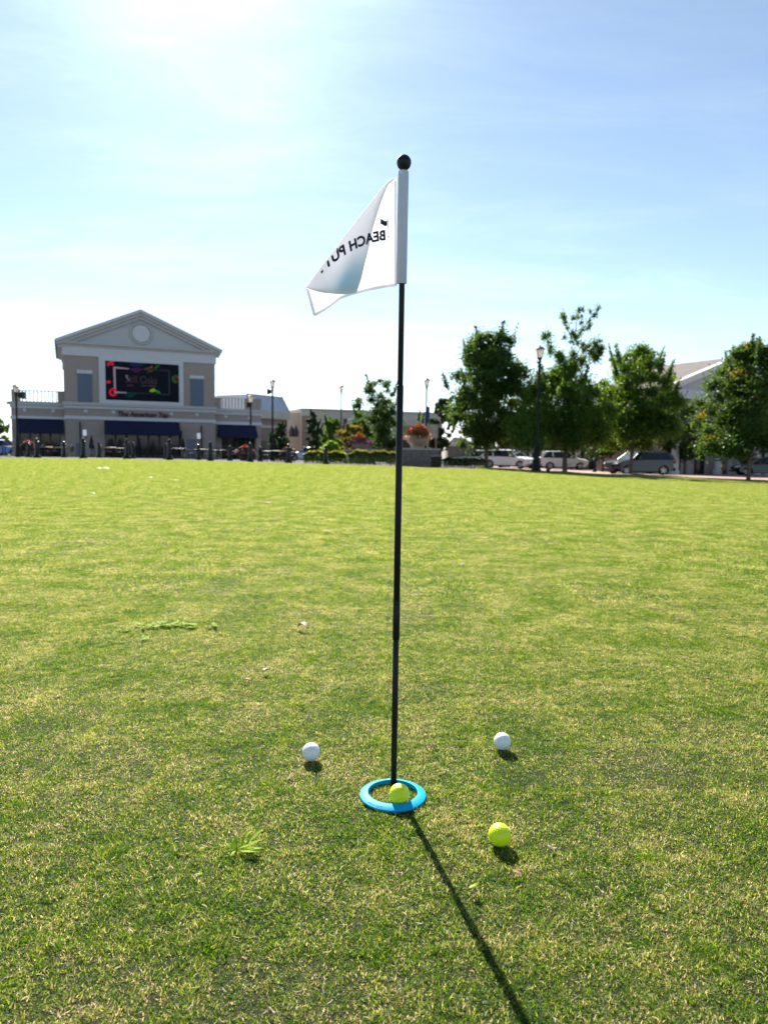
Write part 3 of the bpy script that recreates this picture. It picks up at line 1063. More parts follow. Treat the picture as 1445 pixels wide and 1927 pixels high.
TR = list(np.linspace(tcol(905), 1.3, 50))
m_verge = mat('verge_grass', (0.07, 0.14, 0.025), 0.8, color2=(0.13, 0.20, 0.04), scale=3, bump=0.8, bscale=60)
sheet('grass_verge', TR, GR0, road0, 12, m_verge, -0.004)
sheet('road', TR, lambda t: road0(t), lambda t: 78, 20, m_road, -0.02)
sheet('pavement', TR, lambda t: 78, lambda t: 125, 10, m_plaza, 0.10)
# kerb between verge and road
vs, fs = [], []
for i, t_ in enumerate(TR):
    y = road0(t_)
    for dy_, dz_ in ((-0.08, -0.05), (-0.08, 0.055), (0.08, 0.055), (0.08, -0.05)):
        vs.append((t_ * (y + dy_), y + dy_, G(t_ * y, y) + dz_))
for i in range(len(TR) - 1):
    for k in range(3):
        fs.append((4 * i + k, 4 * i + k + 1, 4 * i + k + 5, 4 * i + k + 4))
mb = MB(); mb.add(vs, fs); struct(mb.build('kerb', m_kerb))
# taller blades along the verge
rv = random.Random(9)
pts, rots, idx = [], [], []
for y10 in range(62, 104):
    y = y10 * 0.5
    for xi in range(0, 60):
        x = y * tcol(905) + xi * 0.5
        if edge_d(x / y) < y < road0(x / y) - 0.4 and x / y < 0.72:
            pts.append((x, y, G(x, y))); rots.append(tuple(ground_rot(x, y, rv.randrange(4) * math.pi / 2))); idx.append(rv.randrange(2))
vt = [blade_tile(0.5, 2600, 0.03, 0.07, 0.006, 0.010, np.random.default_rng(80 + k), lean=(0.1, 1.2)) for k in range(2)]
g = scatter('grass', vt, pts, rots, idx); g['label'] = 'longer verge grass between the lawn and the road'; g['category'] = 'grass'
# mulch circles round the tree trunks
def mulch_ring(c, r, lab):
    mb = MB(); vs = [(0, 0, 0.09)]; n = 24
    for rr, z in ((0.5, 0.07), (1.0, -0.01)):
        for k in range(n):
            a = 2 * math.pi * k / n; q = r * rr * (1 + 0.08 * math.sin(3 * a + r))
            vs.append((q * math.cos(a), q * math.sin(a), z + G(c.x + q * math.cos(a), c.y + q * math.sin(a)) - G(c.x, c.y)))
    fs = [(0, 1 + k, 1 + (k + 1) % n) for k in range(n)] + [(1 + k, 1 + n + k, 1 + n + (k + 1) % n, 1 + (k + 1) % n) for k in range(n)]
    mb.add(vs, fs); o = mb.build('mulch_bed', m_mulch, smooth=True); o.location = (c.x, c.y, G(c.x, c.y)); return struct(o)


# ------------------------------------------------------------------ building frames measured on their facade plane
class Face:
    """vertical facade plane through two pixel columns at given depths"""

    def __init__(s, pxa, ya, pxb, yb, pyr=843):
        a, b = at_y(pxa, pyr, ya), at_y(pxb, pyr, yb)
        s.o = Vector((a.x, a.y, 0)); d = Vector((b.x - a.x, b.y - a.y, 0)); s.L = d.length; s.d = d.normalized()
        s.n = Vector((s.d.y, -s.d.x, 0))     # towards the camera
        s.rz = math.atan2(s.d.y, s.d.x)
        s.z0 = G(a.x, a.y)

    def uz(s, px, py, out=0.0):
        r = ray(px, py); o = s.o + s.n * out
        k = (o - CO).dot(s.n) / r.dot(s.n)
        p = CO + r * k
        return ((p - s.o).dot(s.d), p.z - s.z0)

    def u(s, px, py=800, out=0.0): return s.uz(px, py, out)[0]
    def z(s, px, py, out=0.0): return s.uz(px, py, out)[1]


m_stucco = mat('tan_brick', (0.34, 0.285, 0.25), 0.9, var=0.07, scale=3, bump=0.15, bscale=40)
m_stone = mat('cast_stone', (0.47, 0.45, 0.43), 0.85, var=0.05, scale=2)
m_trim = mat('pale_trim', (0.56, 0.57, 0.60), 0.8, var=0.04, scale=2)
m_tymp = mat('tympanum_stucco', (0.46, 0.47, 0.49), 0.9, var=0.04, scale=0.8)
m_shut = mat('slate_blue_panel', (0.10, 0.13, 0.19), 0.5, var=0.05, scale=3)
m_awn = mat('navy_awning_canvas', (0.005, 0.009, 0.042), 0.8, var=0.1, scale=2)
m_glass = mat('dark_window_glass', (0.012, 0.016, 0.018), 0.08, spec=0.35)
m_frame = mat('dark_bronze_frame', (0.03, 0.028, 0.03), 0.5)
m_dark = mat('shaded_interior', (0.025, 0.025, 0.03), 0.9)
m_roofg = mat('grey_roof', (0.20, 0.21, 0.23), 0.8, var=0.1, scale=1)
m_lit = mat('lit_lamp_glass', (0.7, 0.75, 0.8), 0.4, emit=(0.75, 0.85, 1.0), estr=0.10)
m_shirt = m_stone

fa = Face(121, 72, 405, 78.2)
bA = empty('cinema_building', (fa.o.x, fa.o.y, fa.z0), fa.rz, 'tan two-storey building with a white pediment, big screen and navy awnings', 'building')
U, Z = fa.u, fa.z
W0, W1 = U(121, 720), U(405, 730)
zEntB = 0.5 * (Z(125, 669) + Z(400, 684)); zEntT = 0.5 * (Z(125, 650) + Z(400, 669))
zMid = 0.5 * (Z(125, 756) + Z(400, 766)); zMidB = 0.5 * (Z(125, 768) + Z(400, 776))
zFrT = 0.5 * (Z(125, 768) + Z(400, 776)); zFrB = 0.5 * (Z(125, 782) + Z(400, 790)); zLowB = 0.5 * (Z(125, 788) + Z(400, 796))
H0 = -0.6
scu0, scu1 = U(199, 720), U(337, 720)
scz0, scz1 = 0.5 * (Z(200, 753) + Z(337, 757)), 0.5 * (Z(200, 680) + Z(337, 686))
D_A = 16.0
# wall with storefront opening left clear
o0, o1, oz = U(198, 830), U(343, 830), 0.5 * (Z(199, 808) + Z(340, 812))
mb = MB()
mb.box((W0, 0, H0), (o0, D_A, oz)); mb.box((o1, 0, H0), (W1, D_A, oz)); mb.box((W0, 0, oz), (W1, D_A, zEntB))
mb.box((o0, 1.4, H0), (o1, D_A, oz))
mb.build('wall', m_stucco, bA)
mb = MB(); mb.box((W0 - 0.12, -0.14, zEntB), (W1 + 0.12, D_A, zEntT)); mb.build('entablature', m_trim, bA)
mb = MB(); mb.box((W0 - 0.22, -0.24, zEntT), (W1 + 0.22, D_A, zEntT + 0.22)); mb.box((W0 - 0.5, -0.5, zEntT + 0.22), (W1 + 0.5, D_A, zEntT + 0.42))
mb.build('cornice', m_stone, bA)
# pediment
pu, pz = fa.uz(265, 582, 0.6); pl = W0 - 0.75; pr = W1 + 0.75; pb_ = zEntT + 0.42
tymp = MB(); tymp.prism([(W0 - .2, pb_), (W1 + .2, pb_), (pu, pz - 0.75)], 'y', 0.0, 0.5); tymp.build('tympanum', m_tymp, bA)


def rake(name, off, th, y0, y1, m, ext=0.0, slope_in=0.0):
    mb = MB()
    for s, e in ((-1, pl - ext), (1, pr + ext)):
        a = Vector((e, 0, pb_ + 0.12)); b_ = Vector((pu, 0, pz))
        d = (b_ - a).normalized(); nrm = Vector((-d.z, 0, d.x)) * (-1 if s < 0 else 1)
        if nrm.z > 0: nrm = -nrm
        a1 = a + nrm * off; b1 = b_ + Vector((0, 0, -off / abs(d.x))); a2 = a1 + nrm * th; b2 = b1 + Vector((0, 0, -th / abs(d.x)))
        mb.prism([(a1.x, a1.z), (b1.x, b1.z), (b2.x, b2.z), (a2.x, a2.z)], 'y', y0, y1)
    return mb.build(name, m, bA)


rake('raking_cornice', 0.0, 0.28, -0.75, 0.45, m_trim)
rake('raking_cornice_moulding', 0.285, 0.30, -0.52, 0.4, m_stone)
rake('raking_trim', 0.59, 0.28, -0.28, 0.3, m_tymp)
mb = MB()
mb.prism([(pl - .05, pb_ + 0.14), (pu, pz + 0.05), (pr + .05, pb_ + 0.14), (pr, pb_ - 0.1), (pl, pb_ - 0.1)], 'y', 0.52, D_A); mb.build('roof', m_roofg, bA)
mu, mz = fa.uz(266, 628)
mb = MB(); mb.add([], [])
def disc(mb, cu, cz, r0, r1, y0, y1, n=40):
    vs = []
    for y, r in ((y0, r0), (y1, r1)):
        for k in range(n):
            a = 2 * math.pi * k / n; vs.append((cu + r * math.cos(a), y, cz + r * math.sin(a)))
    fs = [tuple(range(n)), tuple(reversed(range(n, 2 * n)))] + [(k, (k + 1) % n, n + (k + 1) % n, n + k) for k in range(n)]
    mb.add(vs, fs)
disc(mb, mu, mz, 0.86, 0.95, -0.13, 0.02); mo = mb.build('medallion', m_trim, bA)
mb = MB(); vs = []; n = 40
for r_, y in ((0.95, -0.02), (0.98, -0.16), (1.12, -0.16), (1.16, -0.0)):
    for k in range(n):
        a = 2 * math.pi * k / n; vs.append((mu + r_ * math.cos(a), y, mz + r_ * math.sin(a)))
mb.add(vs, [(i * n + k, i * n + (k + 1) % n, (i + 1) * n + (k + 1) % n, (i + 1) * n + k) for i in range(3) for k in range(n)])
mb.build('medallion_frame', m_stone, mo)
# mid cornice, frieze, bands
mb = MB(); mb.box((W0 - .18, -0.30, zMid - 0.30), (W1 + .18, 0, zMid)); mb.box((W0 - .1, -.18, zMid - .36), (W1 + .1, 0, zMid - 0.302)); mb.build('cornice', m_stone, bA)
mb = MB(); mb.box((W0 - .07, -0.12, zMidB), (W1 + .07, 0, zMid - 0.362)); mb.build('pale_band', m_trim, bA)
mb = MB(); mb.box((W0 - .07, -0.12, zLowB), (W1 + .07, 0, zFrB)); mb.build('pale_band', m_trim, bA)
# screen frame
fw = 0.62
mb = MB()
mb.box((scu0 - fw, -0.16, zMid + .01), (scu0, -0.001, zEntB - 0.003)); mb.box((scu1, -0.16, zMid + .01), (scu1 + fw * .75, -0.001, zEntB - 0.003))
mb.box((scu0, -0.16, scz1), (scu1, -0.001, zEntB - 0.003)); mb.box((scu0, -0.16, zMid + .01), (scu1, -0.001, scz0))
mb.build('screen_frame', m_trim, bA)
m_scr = mat('led_screen', (0.005, 0.008, 0.016), 0.6, spec=0.12)
mb = MB(); mb.box((scu0, -0.07, scz0), (scu1, -0.002, scz1)); scr = mb.build('screen', m_scr, bA)


def em(name, c, s): return mat(name, tuple(x * 0.05 for x in c), 0.6, spec=0.1, emit=c, estr=s * 0.34)


def SP(x, y):   # screen picture coordinates measured in the zoomed crop (1445 px = 160 px)
    px, py = 190 + x / 9.03, 670 + y / 9.03
    q = fa.uz(px, py, 0.07)
    return q


def scr_poly(name, polys, m, dy=0.0):
    for pl_ in polys:
        mb = MB(); vs = []
        for x, y in pl_:
            u_, z_ = SP(x, y); vs.append((min(max(u_, scu0 + .01), scu1 - .01), -0.074 - dy, min(max(z_, scz0 + .01), scz1 - .01)))
        mb.add(vs, [tuple(range(len(vs)))]); mb.build(name, m, scr)


bright_l = em('pink_white_pixels', (0.85, 0.62, 0.9), 0.20); dim_l = em('dim_violet_pixels', (0.5, 0.5, 0.65), 0.030)
red_l = em('red_pixels', (1.0, 0.03, 0.06), 0.36); green_l = em('green_pixels', (0.05, 0.5, 0.08), 0.10); lime_l = em('lime_pixels', (0.45, 0.9, 0.08), 0.22)
blue_l = em('deep_blue_pixels', (0.08, 0.10, 0.45), 0.07); mag_l = em('magenta_pixels', (0.35, 0.08, 0.35), 0.07); orange_l = em('orange_pixels', (0.8, 0.30, 0.15), 0.10)
teal_l = em('teal_pixels', (0.02, 0.35, 0.3), 0.045); dimtxt = em('dim_rose_pixels', (0.55, 0.35, 0.45), 0.045)
scr_poly('picture_frame', [[(212, 180), (250, 182), (262, 630), (228, 628)], [(250, 182), (480, 208), (480, 225), (250, 212)], [(262, 605), (440, 612), (440, 630), (262, 630)]], bright_l)
scr_poly('picture_frame', [[(990, 232), (1168, 245), (1172, 258), (1000, 246)], [(1155, 250), (1172, 250), (1175, 655), (1158, 655)], [(1010, 640), (1160, 650), (1160, 662), (1010, 655)], [(480, 215), (990, 238), (990, 246), (480, 224)], [(440, 616), (1010, 643), (1010, 650), (440, 628)]], dim_l)


def blob(cx_, cy_, rx_, ry_, seed, n=22, k=3, amp=0.22):
    r = random.Random(seed); ph = r.uniform(0, 6)
    return [(cx_ + rx_ * (1 + amp * math.sin(k * a + ph) + r.uniform(-.08, .08)) * math.cos(a), cy_ + ry_ * (1 + amp * math.cos(k * a + ph)) * math.sin(a)) for a in [2 * math.pi * i / n for i in range(n)]]


def ringp(cx_, cy_, r0, r1, a0, a1, n=16):
    A = [a0 + (a1 - a0) * i / n for i in range(n + 1)]
    return [(cx_ + r1 * math.cos(a), cy_ + r1 * math.sin(a)) for a in A] + [(cx_ + r0 * math.cos(a), cy_ + r0 * math.sin(a)) for a in reversed(A)]


scr_poly('red_flower', [[(105, 130), (150, 85), (235, 78), (205, 115), (232, 150), (190, 160), (175, 140), (140, 160), (130, 190)], blob(135, 440, 38, 26, 3, k=5),
                        ringp(210, 615, 35, 72, 0.2, math.pi * 1.95)], red_l, 0.002)
scr_poly('red_flower', [blob(855, 195, 28, 20, 5)], orange_l, 0.002)
scr_poly('pink_flower', [blob(790, 215, 45, 20, 6), blob(865, 158, 18, 9, 7), blob(800, 275, 22, 10, 8), blob(845, 255, 44, 16, 9)], em('muddy_orange_pixels', (0.5, 0.3, 0.1), 0.07), 0.002)
scr_poly('green_leaf', [[(900, 215), (950, 150), (1010, 150), (985, 185), (930, 225)], ringp(1278, 392, 42, 72, 1.2, 5.6)], green_l, 0.002)
scr_poly('red_flower', [ringp(1278, 392, 14, 38, 0, 6.2)], em('dark_red_pixels', (0.7, 0.05, 0.06), 0.12), 0.003)
scr_poly('lime_leaf', [[(825, 600), (850, 565), (905, 548), (945, 590), (900, 610), (860, 612)]], lime_l, 0.002)
scr_poly('green_leaf', [[(930, 575), (985, 590), (1022, 632), (985, 635), (930, 610)]], em('bright_green_pixels', (0.05, 0.75, 0.12), 0.16), 0.002)
scr_poly('violet_cloud', [blob(600, 235, 95, 38, 11)], mag_l, 0.001)
scr_poly('blue_cloud', [[(500, 108), (700, 112), (700, 170), (560, 185), (500, 160)]], blue_l, 0.001)
scr_poly('teal_leaf', [[(670, 118), (745, 120), (700, 165)], blob(490, 660, 100, 42, 12)], teal_l, 0.001)
# soft lettering on the screen: a large S is the readable sign
tv, tf = text_mesh('Still Oaks', 1.0, 0.0)
tm = max(p[0] for p in tv)
mb = MB(); vs = []
for x, y, _ in tv:
    u_, z_ = SP(420 + 540 * x / tm, 448 - 135 * y / 0.72 + 30 * x / tm); vs.append((u_, -0.076, z_))
mb.add(vs, tf); mb.build('screen_lettering', dimtxt, scr)
scr_poly('screen_lettering', [[(412, 340), (440, 312), (462, 330), (470, 385), (498, 400), (482, 425), (455, 405), (440, 375)]], em('rose_pixels', (0.8, 0.55, 0.7), 0.10), 0.004)
scr_poly('screen_lettering', [[(450, 488), (560, 492), (560, 512), (450, 508)], [(690, 495), (790, 500), (790, 515), (690, 510)], [(810, 498), (945, 505), (945, 522), (810, 515)]], dimtxt, 0.002)

# blue-grey blind windows with lintels
for x0, x1, y0, y1 in ((147, 174, 703, 754), (358.5, 383, 713, 761)):
    u0, u1 = U(x0, 730), U(x1, 730); z1 = Z((x0 + x1) / 2, y0); z0 = zMid + 0.02
    mb = MB(); mb.box((u0, -0.06, z0), (u1, -.002, z1)); w = mb.build('window', m_shut, bA)
    for k in range(1, 4):
        mb = MB(); mb.box((u0 + .03, -0.075, z0 + (z1 - z0) * k / 4 - .02), (u1 - .03, -0.062, z0 + (z1 - z0) * k / 4 + .02)); mb.build('panel_rail', m_shut, w)
    mb = MB(); mb.box((u0 - 0.06, -0.14, z1), (u1 + 0.06, -.002, z1 + 0.34)); mb.build('lintel', m_trim, w)
# frieze medallions
for x, y in ((162, 774), (214, 775.5), (323, 779), (371, 780.5)):
    u_, z_ = fa.uz(x, y); mb = MB(); disc(mb, u_, z_, 0.15, 0.19, -0.10, -0.002, 14); mb.build('frieze_disc', m_trim, bA)
# sign lettering above the awning
sv, sf = text_mesh('The American Tap', 1.0, 0.03, 0.15)
tm = max(p[0] for p in sv); u0, z0 = fa.uz(221, 782.5); u1, z1 = fa.uz(317, 785.5)
mb = MB(); k = (u1 - u0) / tm
mb.add([(u0 + x * k, -0.22, z0 + (z1 - z0) * x / tm + y * k * 1.02) for x, y, _ in sv] + [(u0 + x * k, -0.10, z0 + (z1 - z0) * x / tm + y * k * 1.02) for x, y, _ in sv],
       sf + [tuple(i + len(sv) for i in q) for q in sf])
mb.build('sign_lettering', mat('dark_red_sign', (0.05, 0.012, 0.012), 0.5), bA)


def awning(u0, u1, zt, zb, out, parent, depth0=0.0, val=0.28):
    mb = MB(); y0 = depth0 - 0.02
    P = [(y0, zt), (y0 - out, zb + val), (y0 - out, zb), (y0 - out + 0.04, zb), (y0 - out + 0.04, zb + val - .02), (y0, zt - 0.06)]
    mb.prism([(p[0], p[1]) for p in P], 'x', u0, u1)
    mb.prism([(y0, zt - .01), (y0 - out + .01, zb + val), (y0 - out + .01, zb), (y0, zb)], 'x', u0 - .03, u0 - .002)
    mb.prism([(y0, zt - .01), (y0 - out + .01, zb + val), (y0 - out + .01, zb), (y0, zb)], 'x', u1 + .002, u1 + .03)
    return mb.build('awning', m_awn, parent)


zA = 0.5 * (Z(199, 790) + Z(340, 796))
awning(U(196.5, 800, 1.0) + .1, U(341.5, 805, 1.0) - .1, zA, 0.5 * (Z(200, 817, 1.) + Z(340, 820, 1.)), 1.1, bA)
# storefront inside the opening
ng = 7
for k in range(ng):
    a, b_ = o0 + (o1 - o0) * k / ng, o0 + (o1 - o0) * (k + 1) / ng
    mb = MB()
    mb.box((a + 0.002, 1.05, H0), (a + 0.09, 1.2, oz)); mb.box((b_ - 0.09, 1.05, H0), (b_ - 0.002, 1.2, oz)); mb.box((a + 0.09, 1.05, oz - 0.1), (b_ - 0.09, 1.2, oz)); mb.box((a + 0.09, 1.05, H0), (b_ - 0.09, 1.2, 0.25))
    w = mb.build('window', m_frame, bA)
    mb = MB(); mb.box((a + 0.09, 1.11, 0.25), (b_ - 0.09, 1.13, oz - 0.1)); mb.build('pane', m_glass, w)
# wall lamps and downpipes
for x, y in ((160, 814), (374, 820)):
    u_, z_ = fa.uz(x, y); mb = MB(); mb.box((u_ - .17, -0.22, z_ - .34), (u_ + .17, -0.02, z_ + .3)); w = mb.build('wall_lamp', m_lit, bA)
    mb = MB(); mb.box((u_ - .22, -0.26, z_ + .3), (u_ + .22, -0.002, z_ + .36)); mb.box((u_ - .22, -0.26, z_ - .40), (u_ + .22, -0.002, z_ - .34)); mb.build('lamp_cap', m_frame, w)
for x, yt in ((152, 794), (379.5, 801)):
    u_ = U(x, 830); zt = Z(x, yt); mb = MB(); mb.box((u_ - .07, -0.16, H0), (u_ + .07, -0.003, zt)); mb.build('downpipe', m_frame, bA)
for x0, x1, yt in ((143, 150, 834), (352, 368, 826)):
    u0, u1 = U(x0, 840), U(x1, 840); mb = MB(); mb.box((u0, -0.05, H0), (u1, -0.003, Z(x0, yt))); mb.build('door', mat('grey_door', (0.16, 0.16, 0.20), 0.6), bA)


def wing(x0, x1, xa, xb, aw, piers, rails, discs, back=0.9):
    """single-storey wing set back from the main face"""
    u0, u1 = U(x0, 790, -back), U(x1, 790, -back)
    if x0 < 100: u1 = W0 - 0.004
    else: u0 = W1 + 0.004
    mb = MB(); a0, a1 = U(aw[0], 830, -back), U(aw[1], 830, -back); zo = fa.z((aw[0] + aw[1]) / 2, aw[3] - 5, -back)
    mb.box((u0, back, H0), (a0 + .2, D_A, zo)); mb.box((a1 - .2, back, H0), (u1, D_A, zo)); mb.box((u0, back, zo), (u1, D_A, zMid - .25)); mb.box((a0 + .2, back + 1.2, H0), (a1 - .2, D_A, zo))
    mb.build('wing_wall', m_stucco, bA)
    e0, e1 = (u0 - .35, u1) if x0 < 100 else (u0, u1 + .35)
    dz = -0.12
    mb = MB(); mb.box((e0, back - .32, zMid - 0.30 + dz), (e1, back + .3, zMid + dz)); mb.build('cornice', m_stone, bA)
    for (za, zb) in ((zMidB + dz, zMid - 0.302 + dz), (zLowB + dz, zFrB + dz)):
        mb = MB(); mb.box((e0 + .25 if x0 < 100 else e0, back - .12, za), (e1 if x0 < 100 else e1 - .25, back - .001, zb)); mb.build('pale_band', m_trim, bA)
    for pa, pb2, pt in piers:
        q0, q1 = U(pa, 745, -back), U(pb2, 745, -back); zt = fa.z(pa, pt, -back)
        if q1 > W0 and x0 < 100: q1 = W0 - .006
        if q0 < W1 and x0 > 100: q0 = W1 + .006
        mb = MB(); mb.box((q0, back - .1, zMid + dz), (q1, back + 0.8, zt - .12)); mb.box((q0 - .0, back - .16, zt - .12), (q1 + .0, back + .86, zt)); mb.build('parapet_pier', m_stucco, bA)
    for ra, rb2, rt in rails:
        q0, q1 = U(ra, 745, -back), U(rb2, 745, -back); zt = fa.z((ra + rb2) / 2, rt, -back); zb = zMid + dz
        mb = MB(); mb.box((q0, back, zt - .09), (q1, back + .12, zt)); mb.box((q0, back, zb), (q1, back + .25, zb + .10)); r = mb.build('balustrade', m_trim, bA)
        nb = max(6, int((q1 - q0) / 0.34))
        for k in range(nb):
            x = q0 + (q1 - q0) * (k + .5) / nb; mb = MB(); mb.box((x - .05, back + .01, zb + .10), (x + .05, back + .07, zt - .07)); mb.build('baluster', m_stucco, r)
    for x, y in discs:
        u_, z_ = fa.uz(x, y, -back); mb = MB(); disc(mb, u_, z_, 0.15, 0.19, back - 0.10, back - 0.002, 14); mb.build('frieze_disc', m_trim, bA)
    u_a, u_b = U(aw[0], 800, 0.2), U(aw[1], 800, 0.2)
    awning(u_a, u_b, fa.z((aw[0] + aw[1]) / 2, aw[2], -back), fa.z((aw[0] + aw[1]) / 2, aw[3], .2), 1.1, bA, depth0=back)
    n_ = 4
    for k in range(n_):
        a, b_ = a0 + .2 + (a1 - a0 - .4) * k / n_, a0 + .2 + (a1 - a0 - .4) * (k + 1) / n_
        mb = MB(); mb.box((a + .002, back + .8, H0), (a + .08, back + .9, zo)); mb.box((b_ - .08, back + .8, H0), (b_ - .002, back + .9, zo)); mb.box((a + .08, back + .8, zo - .1), (b_ - .08, back + .9, zo))
        w = mb.build('window', m_frame, bA); mb = MB(); mb.box((a + .08, back + .84, H0), (b_ - .08, back + .86, zo - .1)); mb.build('pane', m_glass, w)
    mb = MB(); mb.box((u0, back + .002, zMid - .25 + .001), (u1, D_A, zMid - .10)); mb.build('flat_roof', m_roofg, bA)


wing(22, 121, 0, 0, (33, 119, 786, 815), ((22, 39, 732), (109, 123, 736)), ((39, 110, 734.5),), ((47, 771.5), (101, 773)))
wing(405, 491, 0, 0, (414, 485, 799, 824), ((404, 416, 748), (463, 491, 750)), ((416, 464, 748),), ((425, 784), (469, 786)))
# a little planting behind the left parapet rail is visible as low dark masses
# ------------------------------------------------------------------ low buildings behind (centre)
m_cream = mat('cream_stucco', (0.52, 0.47, 0.40), 0.9, var=0.05, scale=1)
m_brown = mat('brown_brick', (0.27, 0.20, 0.17), 0.9, var=0.1, scale=2)
m_metal = mat('pale_standing_seam_roof', (0.50, 0.52, 0.56), 0.45, var=0.04, scale=1)
fb = Face(463, 92, 551, 100)
bB = empty('shop_building', (fb.o.x, fb.o.y, fb.z0), fb.rz, 'low brown shop with a pale metal mansard roof, just right of the screen building', 'building')
ub0, ub1 = 0.0, fb.u(551, 800)
zt, zm_, zc_ = fb.z(500, 743), fb.z(520, 774), fb.z(520, 789)
mb = MB(); mb.box((ub0, 0, -1), (ub1 - 1.2, 9, zc_)); mb.build('wall', m_brown, bB)
mb = MB(); mb.box((ub0 - .1, -.35, zc_), (ub1 - 1.0, 9, zm_)); mb.box((ub0, -.12, fb.z(520, 806)), (ub1 - 1.2, 0, fb.z(520, 801))); mb.build('cornice', m_cream, bB)
mb = MB()
ua, ub_ = fb.u(466, 745, -1.5), fb.u(530, 745, -1.5)
mb.add([(ub0 - .3, -.2, zm_ + .002), (ub1 - 1.2, -.2, zm_ + .002), (ub1 - 1.2, 8.5, zm_ + .002), (ub0 - .3, 8.5, zm_ + .002), (ua, 1.6, zt), (ub_, 1.6, zt), (ub_, 7, zt), (ua, 7, zt)],
       [(0, 1, 5, 4), (1, 2, 6, 5), (2, 3, 7, 6), (3, 0, 4, 7), (4, 5, 6, 7), (3, 2, 1, 0)])
rf = mb.build('roof', m_metal, bB)
for k in range(11):
    s = k / 10; a = Vector((lerp(ub0 - .2, ub1 - 1.3, s), -.2, zm_ + .03)); b_ = Vector((lerp(ua, ub_, s), 1.6, zt + .03))
    mb = MB(); mb.tube([a, b_], 0.035, 4); mb.build('roof_seam', m_metal, rf)
mb = MB(); mb.tube([(ub1 - 1.15, -.2, zm_ + .05), (ub_ + .05, 1.6, zt + .05)], .22, 6); mb.tube([(ua, 1.6, zt + .05), (ub_, 1.6, zt + .05)], .08, 6); mb.build('roof_trim', m_trim, rf)
for k in range(3):
    x = 1.2 + k * 1.7; mb = MB(); mb.box((x, -.04, 0), (x + 1.1, -.003, 2.3)); w = mb.build('window', m_frame, bB); mb = MB(); mb.box((x + .08, -.06, .5), (x + 1.02, -.042, 2.2)); mb.build('pane', m_glass, w)

fc = Face(548, 104, 830, 112)
bC = empty('retail_building', (fc.o.x, fc.o.y, fc.z0), fc.rz, 'long flat-roofed cream and brown shop building behind the bushes in the centre', 'building')
uc1 = fc.u(830, 800); zc1, zc2 = fc.z(570, 771), fc.z(548, 776)
mb = MB(); mb.box((fc.u(568), 0, -1), (uc1, 14, zc1)); mb.build('wall', m_cream, bC)
mb = MB(); mb.box((fc.u(568) - .1, -.2, zc1), (uc1 + .1, 14, zc1 + .22)); mb.build('parapet_cap', m_stone, bC)
mb = MB(); mb.box((-0.4, 1.2, -1), (fc.u(568) - .002, 12, zc2)); mb.build('wing_wall', m_cream, bC)
for xa, xb in ((568, 588), (628, 650), (746, 772), (690, 712)):
    mb = MB(); mb.box((fc.u(xa), -.25, -1), (fc.u(xb), -.002, fc.z(xa, 782 if xa == 568 else 800))); mb.build('pilaster', m_brown, bC)
mb = MB(); mb.box((fc.u(588), -.12, -1), (fc.u(628), -.003, fc.z(600, 822))); mb.build('lower_wall', m_brown, bC)
mb = MB(); mb.box((fc.u(650), -.12, -1), (fc.u(690), -.003, fc.z(660, 822))); mb.build('lower_wall', m_brown, bC)
mb = MB(); mb.box((fc.u(712), -.12, -1), (fc.u(746), -.003, fc.z(725, 818))); mb.build('lower_wall', m_brown, bC)
for xa, xb, ya in ((702, 728, 824), (652, 668, 828), (598, 616, 828), (754, 770, 826)):
    u0, u1, zt_ = fc.u(xa), fc.u(xb), fc.z(xa, ya)
    mb = MB(); mb.box((u0, -.32, -.5), (u1, -.26, zt_)); w = mb.build('window', mat('teal_frame', (0.02, 0.07, 0.07), 0.5), bC)
    mb = MB(); mb.box((u0 + .1, -.34, 0), (u1 - .1, -.322, zt_ - .15)); mb.build('pane', m_glass, w)
# gateway with two small dark spires in the gap
for x in (549, 557):
    u_, z0 = fc.uz(x, 822, 1.0); _, z1 = fc.uz(x, 798, 1.0)
    mb = MB(); mb.lathe([(0.35, z0), (0.42, z0 + (z1 - z0) * .35), (0.30, z0 + (z1 - z0) * .62), (0.10, z0 + (z1 - z0) * .8), (0.0, z1)], (u_, -1.0, 0), 10)
    mb.build('dark_spire', m_frame, bC)

# ------------------------------------------------------------------ gabled arcade building (right)
m_shingle = mat('brown_shingles', (0.12, 0.095, 0.09), 0.9, var=0.25, scale=1.5, bump=0.4, bscale=8)
m_col = mat('white_painted_column', (0.62, 0.61, 0.60), 0.7, var=0.03, scale=2)
m_teal = mat('teal_awning_canvas', (0.01, 0.20, 0.17), 0.8, var=0.1, scale=2)
fd = Face(838, 84, 1470, 62)
bD = empty('arcade_building', (fd.o.x, fd.o.y, fd.z0), fd.rz, 'arcaded shop building with white columns, teal awnings and gabled roof behind the right trees', 'building')
ud1 = fd.u(1640, 800)
zr = fd.z(1100, 778)
mb = MB(); mb.box((fd.u(925), 3.0, -1.5), (ud1, 18, zr)); mb.build('wall', m_brown, bD)
zrail = fd.z(1230, 786)
mb = MB(); mb.box((fd.u(920), 0, zr - 1.0), (ud1, 3.0, zr)); mb.build('entablature', m_stone, bD)
mb = MB(); mb.prism([(-.4, zr), (9, zr + 1.1), (18.4, zr)], 'x', fd.u(1090), ud1); mb.build('roof', m_shingle, bD)
for x in (1003, 1048, 1082, 1124, 1176, 1236, 1249, 1325, 1383, 1440):
    u_ = fd.u(x, 860); mb = MB(); r_ = 0.28 if x not in (1325, 1383) else 0.42
    mb.lathe([(r_ * 1.25, -1.5), (r_ * 1.25, 0.25), (r_, 0.35), (r_ * .88, zr - 1.35), (r_ * 1.2, zr - 1.2), (r_ * 1.2, zr - 1.0)], (u_, 0.6, 0), 16)
    mb.build('column', m_col, bD, smooth=True, autosm=40)
k = 0
